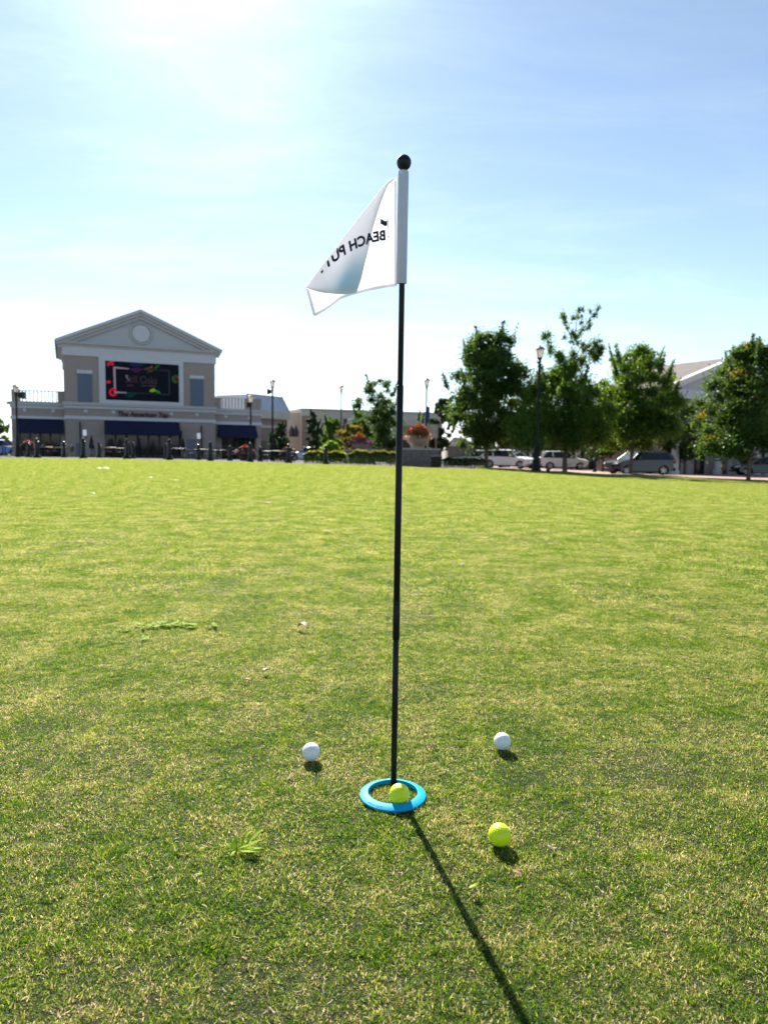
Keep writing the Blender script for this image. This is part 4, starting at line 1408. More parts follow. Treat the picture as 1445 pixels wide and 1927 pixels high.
for xa in range(850, 1460, 34):
    u0, u1 = fd.u(xa, 850), fd.u(xa + 22, 850)
    mb = MB(); mb.box((u0, 2.93, -1), (u1, 2.997, 2.6)); w = mb.build('window', m_frame, bD)
    mb = MB(); mb.box((u0 + .1, 2.90, -.3), (u1 - .1, 2.928, 2.4)); mb.build('pane', m_glass, w)
for xa, xb, ya, yb in ((948, 966, 836, 852), (1003, 1026, 812, 842), (1164, 1212, 832, 842)):
    u0, u1 = fd.u(xa, 830, 0.3), fd.u(xb, 830, 0.3); za, zb_ = fd.z(xa, ya, .3), fd.z(xa, yb, .3)
    mb = MB(); mb.prism([(-.05, za), (-1.2, zb_ + .25), (-1.2, zb_), (-1.12, zb_), (-.05, za - .12)], 'x', u0, u1); mb.build('awning', m_teal, bD)
# gabled hall: its front faces the camera and to the right, so its left roof slope is in view
fg = Face(1252, 58, 1500, 66)
bG = empty('gabled_hall', (fg.o.x, fg.o.y, fg.z0), fg.rz, 'hall with a pale gable end and brown shingle roof between the two right trees', 'building')
gu1 = fg.u(1500, 720); gz0 = fg.z(1256, 723); gzp = fg.z(1372, 671); gup = fg.u(1378, 700); DG = 8.0
mb = MB(); mb.box((.3, .3, -1.5), (gu1 - .3, DG, gz0 - .3)); mb.build('wall', m_stucco, bG)
mb = MB(); mb.prism([(.3, gz0 - .3), (gu1 - .3, gz0 - .3), (gup, gzp - .55)], 'y', .3, .6); mb.build('gable_wall', m_tymp, bG)
mb = MB(); mb.box((.1, -.1, gz0 - 1.1), (gu1 - .1, .298, gz0 - .32)); mb.build('entablature', m_trim, bG)
for e_ in (-.4, gu1 + .4):
    a = Vector((e_, 0, gz0 - .15)); b_ = Vector((gup, 0, gzp))
    mb = MB(); mb.prism([(a.x, a.z), (b_.x, b_.z), (b_.x, b_.z - .55), (a.x, a.z - .45)], 'y', -.35, .29); mb.build('gable_rake', m_col, bG)
    mb = MB(); mb.prism([(a.x, a.z - .02), (b_.x, b_.z - .02), (b_.x, b_.z - .25), (a.x, a.z - .25)], 'y', .30, DG + .4); mb.build('roof_slope', m_shingle, bG)
for k in range(4):
    u_ = .6 + (gu1 - 1.2) * k / 3
    mb = MB(); mb.lathe([(.42, -1.5), (.42, .2), (.33, .3), (.29, gz0 - 1.5), (.4, gz0 - 1.3), (.4, gz0 - 1.12)], (u_, -.45, 0), 16); mb.build('column', m_col, bG, smooth=True, autosm=40)
for k in range(5):
    u0 = .9 + k * (gu1 - 2) / 5
    mb = MB(); mb.box((u0, .22, -.5), (u0 + 1.2, .297, 2.4)); w = mb.build('window', m_frame, bG); mb = MB(); mb.box((u0 + .1, .19, 0), (u0 + 1.1, .218, 2.3)); mb.build('pane', m_glass, w)
# brick pavilion and hedge wall between the trees
fe = Face(842, 66, 886, 66)
bE = empty('brick_pavilion', (fe.o.x, fe.o.y, fe.z0), fe.rz, 'small hipped brown brick pavilion seen under the big dark tree', 'building')
w_ = fe.L
mb = MB(); mb.box((0, 0, -.5), (w_, 2.5, fe.z(865, 840))); mb.build('wall', m_brown, bE)
mb = MB(); zz = fe.z(865, 840); mb.add([(-.15, -.15, zz), (w_ + .15, -.15, zz), (w_ + .15, 2.65, zz), (-.15, 2.65, zz), (w_ * .3, 1.2, zz + .85), (w_ * .7, 1.2, zz + .85)],
                                       [(0, 1, 5, 4), (1, 2, 5), (2, 3, 4, 5), (3, 0, 4), (3, 2, 1, 0)]); mb.build('roof', m_brown, bE)
# beige notice board behind the second planter
q = gp(813, 52)
nb_ = empty('notice_board', (q.x, q.y, q.z), 0, 'plain beige square board on posts right of the orange flower bowl', 'sign board')
zA_, zB_ = at_y(813, 824, 52).z - q.z, at_y(813, 799, 52).z - q.z; hw = (at_y(822, 810, 52).x - at_y(803, 810, 52).x) / 2
mb = MB(); mb.box((-hw, -.04, zA_), (hw, .04, zB_)); mb.build('board', m_cream, nb_, bevel=0.01)
mb = MB(); mb.box((hw, -.06, zA_ - .03), (hw + .08, .06, zB_ + .03)); mb.box((-hw - .05, -.06, zA_ - .03), (-hw, .06, zB_ + .03)); mb.build('frame', m_brown, nb_)
for s in (-1, 1):
    mb = MB(); mb.box((s * hw * .8 - .05, .045, 0), (s * hw * .8 + .05, .12, zB_)); mb.build('post', m_brown, nb_)

# ------------------------------------------------------------------ bollards
m_blk = mat('black_gloss_paint', (0.004, 0.004, 0.005), 0.3, spec=0.25, coat=0.12)
bol = empty('bollard')


def bparts():
    mb = MB(); mb.lathe([(0.17, 0), (0.17, 0.10), (0.13, 0.14), (0.105, 0.18), (0.095, 0.22), (0.088, 0.78), (0.11, 0.80), (0.11, 0.84), (0.07, 0.86), (0.055, 0.88)], n=16)
    mb.build('post', m_blk, bol, smooth=True, autosm=35)
    mb = MB(); mb.lathe([(0.05, 0.875)] + [(0.085 * math.cos(a), 0.935 + 0.085 * math.sin(a)) for a in np.linspace(-0.9, math.pi / 2 - .01, 9)] + [(0.0, 1.021)], n=18)
    mb.build('ball_cap', mat('black_polished_ball', (0.004, 0.004, 0.005), 0.13, spec=0.6), bol, smooth=True)


bparts()
NEARB = [(70, 824, 862, 'in front of the left navy awning'), (157, 824, 862.5, 'below the left wall lamp'), (239, 826, 863, 'below the left part of the centre awning'),
         (319, 826, 864.5, 'below the right end of the centre awning'), (396, 831, 866.5, 'below the right wall lamp'), (471, 833, 869.5, 'by the second lamp post and its flowers'),
         (543, 836, 871, 'in front of the flower mound at the hedge end'), (613, 838, 875, 'in front of the bright green bush')]
FARB = [(54, 829, 'beside the left flower mound'), (121, 831, 'at the right end of the left awning'), (187, 832, 'between left wall lamp and centre awning'),
        (251, 832, 'close beside a near bollard under the centre awning'), (312, 834, 'hidden partly by the near bollard at the centre awning end'), (374, 836, 'straight below the right wall lamp'),
        (433, 838.5, 'under the right navy awning'), (490, 840, 'at the right corner of the screen building')]
first = True
for px, yt, yb, l in NEARB:
    Y = 36.8 + (px - 70) * 0.0045
    t_ = at_y(px, 843, Y); g_ = G(t_.x, Y); h_ = at_y(px, yt, Y).z - g_
    lab = 'taller black ball-topped bollard ' + l
    o = bol if first else dup(bol)
    first = False
    tag(o, lab, 'bollard', 'near row of bollards at the lawn edge'); o.location = (t_.x, Y, g_); o.scale = (1.15, 1.15, h_ / 1.02)
for px, yt, l in FARB:
    Y = 45.0 + px * 0.004
    t_ = at_y(px, 843, Y); g_ = G(t_.x, Y); h_ = at_y(px, yt, Y).z - g_
    o = dup(bol); tag(o, 'smaller far-row black bollard ' + l, 'bollard', 'far row of bollards'); o.location = (t_.x, Y, g_); o.scale = (1.15, 1.15, h_ / 1.02)

# ------------------------------------------------------------------ lamp posts
m_post = mat('black_lamp_post', (0.006, 0.008, 0.009), 0.45, spec=0.25)
m_lens = mat('frosted_lamp_glass', (0.90, 0.84, 0.78), 0.4, trans=0.85)


def lamp(px, ytop, ylant, ybase_or_none, Y, label, speaker=None, banner=None, thick=1.0, bw=1.0):
    t_ = at_y(px, 843, Y); g_ = G(t_.x, Y)
    zt = at_y(px, ytop, Y).z - g_; zl = at_y(px, ylant, Y).z - g_
    L_ = zt - zl   # lantern height
    e = empty('lamp_post', (t_.x, Y, g_), 0, label, 'street lamp', 'black lantern lamp posts round the green')
    r0 = 0.062 * thick
    mb = MB(); mb.lathe([(r * bw, z) for r, z in [(0.30, 0), (0.30, 0.15), (0.24, 0.22), (0.21, 0.55), (0.24, 0.6), (0.19, 0.75), (0.15, 1.25), (0.17, 1.3), (0.12, 1.45)]] + [(r0, 2.0)], n=14)
    mb.build('base', m_post, e, smooth=True, autosm=35)
    mb = MB(); mb.lathe([(r0 * 1.05, 1.9), (r0 * 1.1, zl * .5), (r0, zl - .25), (r0 * 1.8, zl - .2), (r0, zl - .12), (r0 * 1.9, zl - .02), (r0 * 2.4, zl + .03)], n=12)
    mb.build('pole', m_post, e, smooth=True, autosm=35)
    w = L_ * 0.33
    zb = zl + .03; zc = zl + L_ * 0.66
    mb = MB(); mb.lathe([(w * .50, zb), (w * .62, zb + .02), (w * .95, zc - .03), (w * .95, zc)], n=12); mb.build('lantern_glass', m_lens, e, smooth=True, autosm=40)
    mb = MB(); mb.lathe([(w * 1.12, zc), (w * 1.15, zc + .04), (w * .95, zc + .07), (w * .62, zc + L_ * .17), (w * .22, zc + L_ * .22), (w * .16, zc + L_ * .26), (w * .2, zc + L_ * .29), (0.0, zt)], n=12)
    mb.build('lantern_cap', m_post, e, smooth=True, autosm=35)
    for k in range(4):
        a = math.pi / 4 + k * math.pi / 2
        mb = MB(); mb.tube([(w * .64 * math.cos(a), w * .64 * math.sin(a), zb), (w * .99 * math.cos(a), w * .99 * math.sin(a), zc)], 0.014, 5); mb.build('lantern_rib', m_post, e)
    if speaker:
        sx, sy = speaker; p = at_y(sx, sy, Y); dx = p.x - t_.x; dz = p.z - g_
        mb = MB(); s = math.copysign(1, dx)
        mb.add([(dx - s * .16, -.12, dz - .13), (dx - s * .16, .12, dz - .13), (dx - s * .16, .12, dz + .13), (dx - s * .16, -.12, dz + .13),
                (dx + s * .16, -.2, dz - .24), (dx + s * .16, .2, dz - .24), (dx + s * .16, .2, dz + .24), (dx + s * .16, -.2, dz + .24)],
               [(0, 1, 2, 3), (4, 5, 6, 7), (0, 1, 5, 4), (1, 2, 6, 5), (2, 3, 7, 6), (3, 0, 4, 7)])
        sp = mb.build('loudspeaker', m_post, e); mb = MB(); mb.tube([(0, 0, dz), (dx - s * .1, 0, dz)], .03, 6); mb.build('bracket', m_post, sp)
    if banner:
        x0, x1, y0, y1, mm = banner
        a, b_ = at_y(x0, y0, Y), at_y(x1, y1, Y)
        mb = MB(); mb.box((a.x - t_.x, -.012, a.z - g_), (b_.x - t_.x, .012, b_.z - g_)); bn = mb.build('banner', mm, e)
        for z in (a.z - g_ + .03, b_.z - g_ - .03):
            mb = MB(); mb.tube([(0, 0, z), (b_.x - t_.x + .03, 0, z)], .02, 6); mb.build('banner_arm', m_post, bn)
    return e


m_blueb = mat('royal_blue_banner', (0.02, 0.05, 0.28), 0.7, color2=(0.10, 0.12, 0.32), scale=1.5)
m_tealb = mat('teal_banner', (0.01, 0.13, 0.13), 0.7)
m_darkb = mat('dark_blue_banner', (0.02, 0.03, 0.10), 0.7, color2=(0.06, 0.08, 0.12), scale=2)
lamp(34, 722, 739, None, 46, 'leftmost lamp post in front of the left end of the tan building', speaker=(41, 744), thick=.9, bw=.6)
lamp(472, 741, 758, None, 62, 'lower lamp post before the right wing of the tan building', speaker=(469, 762), thick=1.1, bw=.7)
lamp(513, 712, 729, None, 59, 'lamp post right of the tan building with a horn speaker on its left side', speaker=(507, 737), thick=1.1, bw=.7)
lamp(641.5, 723, 736, None, 78, 'thin distant lamp post with a dark blue banner behind the yellow bush', banner=(646, 653, 789, 811, m_darkb))
lamp(800.5, 710, 727, None, 60, 'lamp post with a royal blue banner above the orange flower bowl', banner=(801.3, 808, 766, 797, m_blueb))
lamp(1009.5, 649, 674, None, 42, 'tallest lamp post standing in front of the white car', thick=1.15)
# pale post carrying the teal banner just behind it
q = gp(999, 60)
e = empty('sign_post', (q.x, q.y, q.z), 0, 'pale grey post with a teal banner between the two white cars', 'sign post')
mb = MB(); h_ = at_y(999, 800, 60).z - q.z; mb.lathe([(.13, 0), (.10, .2), (.10, h_), (.02, h_ + .1)], n=12); mb.build('post', mat('galvanised_post', (0.35, 0.35, 0.37), 0.5), e, smooth=True, autosm=40)
mb = MB(); a, b_ = at_y(1003, 812, 60), at_y(1019, 840, 60); mb.box((a.x - q.x, -.012, a.z - q.z), (b_.x - q.x, .012, b_.z - q.z)); mb.build('banner', m_tealb, e)

# ------------------------------------------------------------------ vegetation
def leaf_mat(name, c1, c2, tr=0.5, tc_=None):
    m = bpy.data.materials.new(name); m.use_nodes = True
    t = m.node_tree; N = t.nodes.new; L = t.links.new
    b = t.nodes['Principled BSDF']; b.inputs['Roughness'].default_value = 0.5; b.inputs['Specular IOR Level'].default_value = 0.3
    geo = N('ShaderNodeNewGeometry'); mk = N('ShaderNodeMix'); mk.data_type = 'RGBA'
    mk.inputs['A'].default_value = (*c1, 1); mk.inputs['B'].default_value = (*c2, 1)
    L(geo.outputs['Random Per Island'], mk.inputs['Factor']); L(mk.outputs['Result'], b.inputs['Base Color'])
    tr_ = N('ShaderNodeBsdfTranslucent'); hs = N('ShaderNodeHueSaturation'); hs.inputs['Hue'].default_value = 0.475; hs.inputs['Value'].default_value = 1.5; hs.inputs['Saturation'].default_value = 1.1
    L(mk.outputs['Result'], hs.inputs['Color']); L(hs.outputs[0], tr_.inputs['Color'])
    ms = N('ShaderNodeMixShader'); ms.inputs[0].default_value = tr
    L(b.outputs[0], ms.inputs[1]); L(tr_.outputs[0], ms.inputs[2]); L(ms.outputs[0], t.nodes['Material Output'].inputs[0])
    return m


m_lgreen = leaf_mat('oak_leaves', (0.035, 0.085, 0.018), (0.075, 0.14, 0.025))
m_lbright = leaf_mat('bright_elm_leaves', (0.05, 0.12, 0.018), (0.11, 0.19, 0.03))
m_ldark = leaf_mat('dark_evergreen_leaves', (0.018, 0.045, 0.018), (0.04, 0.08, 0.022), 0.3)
m_lyel = leaf_mat('yellowing_leaves', (0.16, 0.17, 0.03), (0.30, 0.24, 0.04))
m_lime = leaf_mat('lime_bush_leaves', (0.09, 0.22, 0.015), (0.17, 0.32, 0.03))
m_ltip = leaf_mat('orange_young_tips', (0.17, 0.17, 0.025), (0.30, 0.22, 0.04))
m_bark = mat('grey_brown_bark', (0.15, 0.11, 0.085), 0.95, var=0.3, scale=6, bump=0.6, bscale=30)


def leaves(centres, radii, counts, size, rng, flat=0.8, updir=0.0):
    tot = int(sum(counts)); C = np.repeat(np.asarray(centres), counts, axis=0); Rr = np.repeat(np.asarray(radii), counts)
    d = rng.normal(0, 1, (tot, 3)); d /= np.linalg.norm(d, axis=1)[:, None]
    rr = Rr * np.minimum(1.7, np.abs(rng.normal(0, 0.62, tot)) + 0.08)
    P = C + d * rr[:, None] * np.array([1, 1, flat])
    n = rng.normal(0, 1, (tot, 3)) + np.array([0, 0, updir]); n /= np.linalg.norm(n, axis=1)[:, None]
    a = np.cross(n, rng.normal(0, 1, (tot, 3))); a /= np.linalg.norm(a, axis=1)[:, None]; b = np.cross(n, a)
    s = size * rng.uniform(0.6, 1.3, tot)[:, None]
    V = np.stack([P - a * s, P - b * s * .5, P + a * s, P + b * s * .5], 1).reshape(-1, 3)
    return V


def tree(name, label, px, Y, crown, base_y=None, group=None, m=m_lgreen, seed=1, nleaf=15000, leafs=0.07, clumps=70, trunk_r=0.13,
         upright=0.3, lean=0.0, cat='tree', tips=None, profile=None, fill=1.0, shoots=8, mulch=False):
    """crown=(x0,x1,ytop,ybottom) in photo pixels at depth Y"""
    rng = np.random.default_rng(seed); rr = random.Random(seed)
    g0 = gp(px, Y)
    x0, x1 = at_y(crown[0], 800, Y).x, at_y(crown[1], 800, Y).x
    xm = 0.5 * (x0 + x1); mid = 0.5 * (crown[0] + crown[1])
    zt = at_y(mid, crown[2], Y).z - g0.z; zb = at_y(mid, crown[3], Y).z - g0.z
    hw = (x1 - x0) / 2; H = zt - zb; ox = xm - g0.x
    e = empty(name, (g0.x, Y, g0.z), 0, label, cat, group)
    prof = profile or (lambda s: math.sqrt(max(0.02, 1 - (2 * s ** 0.85 - 0.82) ** 2 / 1.45)))
    ph1, ph2 = rr.uniform(0, 6), rr.uniform(0, 6)
    cen, rad, cnt = [], [], []
    for k in range(clumps):
        s = rr.random() ** 0.9
        a = rr.uniform(0, 2 * math.pi)
        R_ = hw * prof(s) * (0.96 + 0.08 * math.sin(2 * a + ph1 + 4 * s) + 0.07 * math.sin(5 * a + ph2))
        q = rr.random() ** 0.5
        cr_ = rr.uniform(0.15, 0.30) * hw * (1 - 0.35 * s)
        R_ = max(0.05, R_ - cr_ * .45)
        cen.append((ox + R_ * q * math.cos(a), R_ * q * math.sin(a), zb + cr_ * .5 + s * (H - cr_ * 1.2)))
        rad.append(cr_); cnt.append(cr_ ** 2)
    for k in range(shoots):      # upright leafy shoots breaking the outline
        a = rr.uniform(0, 2 * math.pi); s = rr.uniform(0.45, 0.97)
        R_ = hw * prof(s) * rr.uniform(0.5, 1.0)
        L_ = rr.uniform(0.08, 0.16) * H
        bx_, by_, bz_ = ox + R_ * math.cos(a), R_ * math.sin(a), zb + s * H
        for j in range(10):
            cen.append((bx_ + 0.05 * j * L_ * math.cos(a), by_ + .05 * j * L_ * math.sin(a), min(zt * 1.03, bz_ + L_ * (j - 2) * .16))); rad.append(0.085 * hw * (1 - j * .075)); cnt.append((0.085 * hw * (1 - j * .08)) ** 2 * .5)
    c = np.array(cnt); c = np.maximum(4, (c / c.sum() * nleaf * 2.6)).astype(int)
    V = leaves(cen, rad, c, leafs * 1.3, rng)
    # trunk and limbs
    mb = MB(); th = zb + H * 0.30
    pts = [(0, 0, -0.1), (0.02, 0, 0.15), (lean * .3, 0, th * .4), (lean * .7 + ox * .3, 0, th), (ox * .7 + lean, 0, zb + H * .6), (ox, 0, zt - H * .12)]
    mb.tube(pts, [trunk_r * 1.5, trunk_r * 1.08, trunk_r * .9, trunk_r * .7, trunk_r * .35, trunk_r * .08], 10)
    mb.build('trunk', m_bark, e, smooth=True)
    mb = MB(); order = list(range(clumps)); rr.shuffle(order)
    for i in order[:min(clumps, 34)]:
        cx_, cy_, cz_ = cen[i]; s0 = max(0.3, min(0.9, (cz_ - zb) / H - .25)); z0 = max(zb * .85, min(cz_ - .15 * H, zb + H * .62)); z0 = max(z0, zb * .75)
        f0 = min(1, max(0, (z0 - th) / max(.1, zt - th))); xt = ox * (.3 + .6 * f0)
        mb.tube([(xt, 0, z0), (lerp(xt, cx_, .5), cy_ * .45, lerp(z0, cz_, .4)), (cx_, cy_, cz_)], [trunk_r * .34 * (1 - .5 * f0), trunk_r * .2, trunk_r * .05], 5, cap=False)
    mb.build('limbs', m_bark, e, smooth=True)
    stuff_ = np_mesh('crown', V, 4, m, e)
    if tips:
        k = rr.sample(range(clumps), max(3, clumps // 7)); cc = [cen[i] for i in k]
        cc = [(x * 1.05, y - abs(y) * .1 - .3, z + rad[i] * .6) for (x, y, z), i in zip(cc, k)]
        V2 = leaves(cc, [rad[i] * .6 for i in k], [int(90)] * len(k), leafs, rng); np_mesh('young_leaves', V2, 4, tips, e)
    return e, g0


GT = 'street trees along the right side of the green'
cone = lambda s: max(0.06, 1.0 - s * .93) ** .8
round_ = lambda s: math.sqrt(max(0.03, 1 - (2 * s - 1) ** 2))
_, g_ = tree('street_tree', 'big dense dark green tree left of the tallest lamp post', 915, 50, (834, 1006, 618, 850), m=m_lgreen, seed=6, nleaf=30000, leafs=0.075, clumps=150, group=GT, trunk_r=.14, shoots=14)
mulch_ring(g_, 1.5, '')
_, g_ = tree('street_tree', 'tree with a tall sparse leader above a wide crown, right of the tallest lamp', 1063, 46, (945, 1165, 688, 850), m=m_lbright, seed=8, nleaf=24000, leafs=0.075, clumps=105, group=GT, trunk_r=.15, shoots=10,
              profile=lambda s: math.sqrt(max(0.05, 1 - (1.5 * s - .45) ** 2)))
mulch_ring(g_, 1.6, '')
# its sparse upper leader: part of the same tree
T2 = _
rng = np.random.default_rng(77); rr = random.Random(77)
cen, rad, cnt = [], [], []
mb = MB()
for (xs, ys) in (((1068, 760), (1080, 640)), ((1080, 640), (1088, 592)), ((1068, 700), (1030, 640)), ((1030, 640), (1018, 628)), ((1074, 700), (1115, 655)), ((1115, 655), (1128, 640)), ((1080, 650), (1062, 600)),
                 ((1082, 640), (1108, 600)), ((1108, 600), (1122, 583)), ((1072, 710), (1050, 660)), ((1078, 680), (1100, 640)), ((1062, 600), (1058, 588)), ((1088, 592), (1090, 582)), ((1115, 672), (1133, 664))):
    a, b_ = at_y(*xs, 46) - g_, at_y(*ys, 46) - g_
    dy = rr.uniform(-.5, .5)
    b_.y += dy
    mb.tube([a, lerp(a, b_, .5) + Vector((rr.uniform(-.06, .06), dy * .3, 0)), b_], [.045, .03, .012], 5, cap=False)
    for k in range(7):
        s = (k + .5) / 7; p = lerp(a, b_, s); th_ = max(.12, .46 - (p.z - 6.8) * .07) if p.z > 6 else .45
        if rr.random() < .82: cen.append(tuple(p + Vector((rr.gauss(0, .14), rr.gauss(0, .2), rr.gauss(0, .1))))); rad.append(th_ * rr.uniform(.5, 1.0)); cnt.append(int(190 * th_ / .35 * (1.0 if p.z < 8.2 else .55)))
mb.build('limbs', m_bark, T2, smooth=True)
np_mesh('crown', leaves(cen, rad, cnt, 0.07, rng, flat=1.2), 4, m_lbright, T2)
_, g_ = tree('street_tree', 'round bushy tree leaning over the grey car', 1187, 48, (1106, 1286, 650, 848), m=m_lbright, seed=13, nleaf=24000, leafs=0.075, clumps=100, group=GT, trunk_r=.12, lean=.25, shoots=14)
mulch_ring(g_, 1.5, '')
_, g_ = tree('street_tree', 'tree with orange young leaf tips at the right edge of the photo', 1410, 37, (1306, 1506, 645, 862), m=m_lgreen, seed=21, nleaf=26000, leafs=0.062, clumps=150, group=GT, trunk_r=.10, tips=m_ltip, shoots=16)
mulch_ring(g_, 1.7, '')
tree('street_tree', 'darker tree standing between the grey car and the right edge tree', 1290, 58, (1235, 1340, 758, 868), m=m_lgreen, seed=23, nleaf=11000, leafs=0.08, clumps=60, group=GT, trunk_r=.12)
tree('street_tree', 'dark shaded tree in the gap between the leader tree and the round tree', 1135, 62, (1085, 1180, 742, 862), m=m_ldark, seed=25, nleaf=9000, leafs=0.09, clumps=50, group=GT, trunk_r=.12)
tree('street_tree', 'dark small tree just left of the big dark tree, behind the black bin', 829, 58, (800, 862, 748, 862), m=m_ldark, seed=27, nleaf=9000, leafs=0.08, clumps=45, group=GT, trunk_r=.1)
tree('open_tree', 'airy two-lobed tree right behind the upper flagstick', 731, 66, (653, 772, 710, 846), m=m_lgreen, seed=31, nleaf=7000, leafs=0.09, clumps=60, trunk_r=.13, shoots=6)
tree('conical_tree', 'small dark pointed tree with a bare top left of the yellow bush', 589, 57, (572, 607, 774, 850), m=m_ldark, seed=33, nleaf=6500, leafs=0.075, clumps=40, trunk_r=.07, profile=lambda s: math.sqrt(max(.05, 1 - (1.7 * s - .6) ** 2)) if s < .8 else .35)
tree('small_tree', 'mid green small tree between the conical tree and the thin lamp post', 625, 60, (600, 646, 782, 848), m=m_lbright, seed=35, nleaf=6000, leafs=0.085, clumps=36, trunk_r=.07)
tree('yellow_shrub', 'yellow green feathery shrub behind the hedge left of the purple flower bowl', 652, 56, (630, 690, 800, 850), m=m_lyel, seed=37, nleaf=3600, leafs=0.07, clumps=30, trunk_r=.05, cat='shrub', shoots=12)
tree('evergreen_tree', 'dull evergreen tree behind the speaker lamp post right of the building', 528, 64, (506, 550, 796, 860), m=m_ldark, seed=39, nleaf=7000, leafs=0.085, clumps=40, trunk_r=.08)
tree('evergreen_tree', 'green tree at the far left edge beside the tan building', 2, 88, (-40, 22, 774, 862), m=m_lgreen, seed=41, nleaf=8000, leafs=0.12, clumps=50, trunk_r=.14)
tree('small_tree', 'pale green sapling top behind the orange flower bowl', 790, 70, (778, 802, 776, 835), m=m_lbright, seed=43, nleaf=1500, leafs=0.08, clumps=16, trunk_r=.05, shoots=4)
tree('dome_shrub', 'round dark shrub behind the first white car', 958, 66, (932, 986, 816, 868), m=m_ldark, seed=45, nleaf=6500, leafs=0.085, clumps=40, trunk_r=.08, cat='shrub')
tree('dome_shrub', 'round olive shrub behind the second white car', 1040, 72, (1018, 1068, 812, 862), m=m_lgreen, seed=47, nleaf=6500, leafs=0.085, clumps=40, trunk_r=.08, cat='shrub')
tree('dome_shrub', 'low olive shrub beyond the brick pavilion', 898, 70, (882, 915, 834, 866), m=m_lgreen, seed=49, nleaf=3000, leafs=0.08, clumps=24, trunk_r=.06, cat='shrub')


def hedge(name, label, pts, Y, ytop, h=None, m=m_lgreen, m2=None, seed=1, depth=1.0, dens=2600, cat='hedge', size=.05, rnd_=0.12):
    """pts=(x0,x1) px; box-like clipped mass of leaves over a twiggy core"""
    rng = np.random.default_rng(seed)
    a, b_ = gp(pts[0], Y), gp(pts[1], Y); g0 = (a + b_) / 2; L_ = b_.x - a.x
    zt = at_y((pts[0] + pts[1]) / 2, ytop, Y).z - g0.z
    e = empty(name, (g0.x, Y, g0.z), 0, label, cat)
    n = int(dens * L_)
    x = rng.uniform(-L_ / 2, L_ / 2, n); y = rng.uniform(-depth / 2, depth / 2, n); z = rng.random(n) ** .6 * zt
    top = rng.random(n) < .5
    edge = np.minimum(1, np.minimum(x + L_ / 2, L_ / 2 - x) / .35)
    bump_ = zt * (1 + rnd_ * np.sin(x * 5.1 + seed) * .5 + rnd_ * np.sin(x * 11.3) * .4) * (0.72 + .28 * np.sqrt(edge))
    z = np.where(top, bump_ - np.abs(rng.normal(0, .05, n)), np.minimum(z, bump_))
    side_ = ~top & (rng.random(n) < .6); y = np.where(side_, -depth / 2 * (1 - .25 * (z / zt) ** 3) + np.abs(rng.normal(0, .05, n)), y)
    P = np.stack([x, y, z], 1)
    V = leaves(P, [0.03] * n, [1] * n, size, rng)
    np_mesh('foliage', V, 4, m, e)
    if m2:
        k = rng.random(n) < .22; k &= top
        P2 = P[k] + np.array([0, 0, .05]); np_mesh('young_leaves', leaves(P2, [.05] * len(P2), [1] * len(P2), size, rng), 4, m2, e)
    mb = MB()
    for k in range(int(L_ * 6)):
        xx_ = -L_ / 2 + L_ * rng.random(); yy_ = rng.uniform(-.3, .3) * depth
        mb.tube([(xx_, yy_, -.05), (xx_ + rng.normal(0, .08), yy_ * 1.2, zt * .85)], [.02, .008], 4, cap=False)
    mb.build('stems', m_bark, e)
    return e


hedge('hedge', 'clipped hedge behind the right-hand bollard with yellow green top', (572, 652), 46, 851, m=m_lgreen, m2=m_lyel, seed=61)
hedge('hedge', 'clipped hedge with bright yellow tips just left of the flagstick', (655, 748), 43, 850, m=m_lgreen, m2=m_lyel, seed=62)
hedge('hedge', 'low dark hedge right of the black bin', (832, 912), 50, 862, m=m_ldark, seed=63)
tree('dome_shrub', 'bright lime green rounded bush behind the hedges', 622, 50, (594, 650, 829, 866), m=m_lime, seed=64, nleaf=9000, leafs=0.05, clumps=46, trunk_r=.05, cat='shrub', shoots=0, profile=lambda s: math.sqrt(max(.05, 1 - s * s)))

# ------------------------------------------------------------------ planters with flowers
m_or = leaf_mat('orange_red_petals', (0.28, 0.04, 0.015), (0.50, 0.17, 0.05), .3); m_pk = leaf_mat('pink_petals', (0.26, 0.06, 0.13), (0.42, 0.18, 0.28), .3)
m_purp = leaf_mat('magenta_petals', (0.12, 0.03, 0.085), (0.24, 0.09, 0.17), .25)
m_wall = mat('grey_fieldstone', (0.19, 0.16, 0.15), 0.9, var=0.35, scale=5, bump=0.5)
m_mort = mat('mortar', (0.14, 0.12, 0.11), 0.95)
m_cap = mat('limestone_cap', (0.38, 0.35, 0.33), 0.85, var=0.1, scale=3)
m_bowl = mat('sandstone_bowl', (0.40, 0.34, 0.27), 0.85, var=0.08, scale=5, bump=0.1)


def petals(e, name, mm, c, r, n, sz, rng, flat=.8, band=None):
    d = rng.normal(0, 1, (n, 3)); d /= np.linalg.norm(d, axis=1)[:, None]; d[:, 2] = np.abs(d[:, 2]) if band is None else rng.uniform(*band, n)
    if band is not None: d[:, :2] *= (np.sqrt(np.clip(1 - d[:, 2] ** 2, 0.02, 1)) / np.linalg.norm(d[:, :2], axis=1))[:, None]
    P = np.array(c) + d * np.array(r)[None, :] * rng.uniform(.88, 1.05, n)[:, None]
    return np_mesh(name, leaves(P, [sz] * n, [1] * n, sz, rng), 4, mm, e)


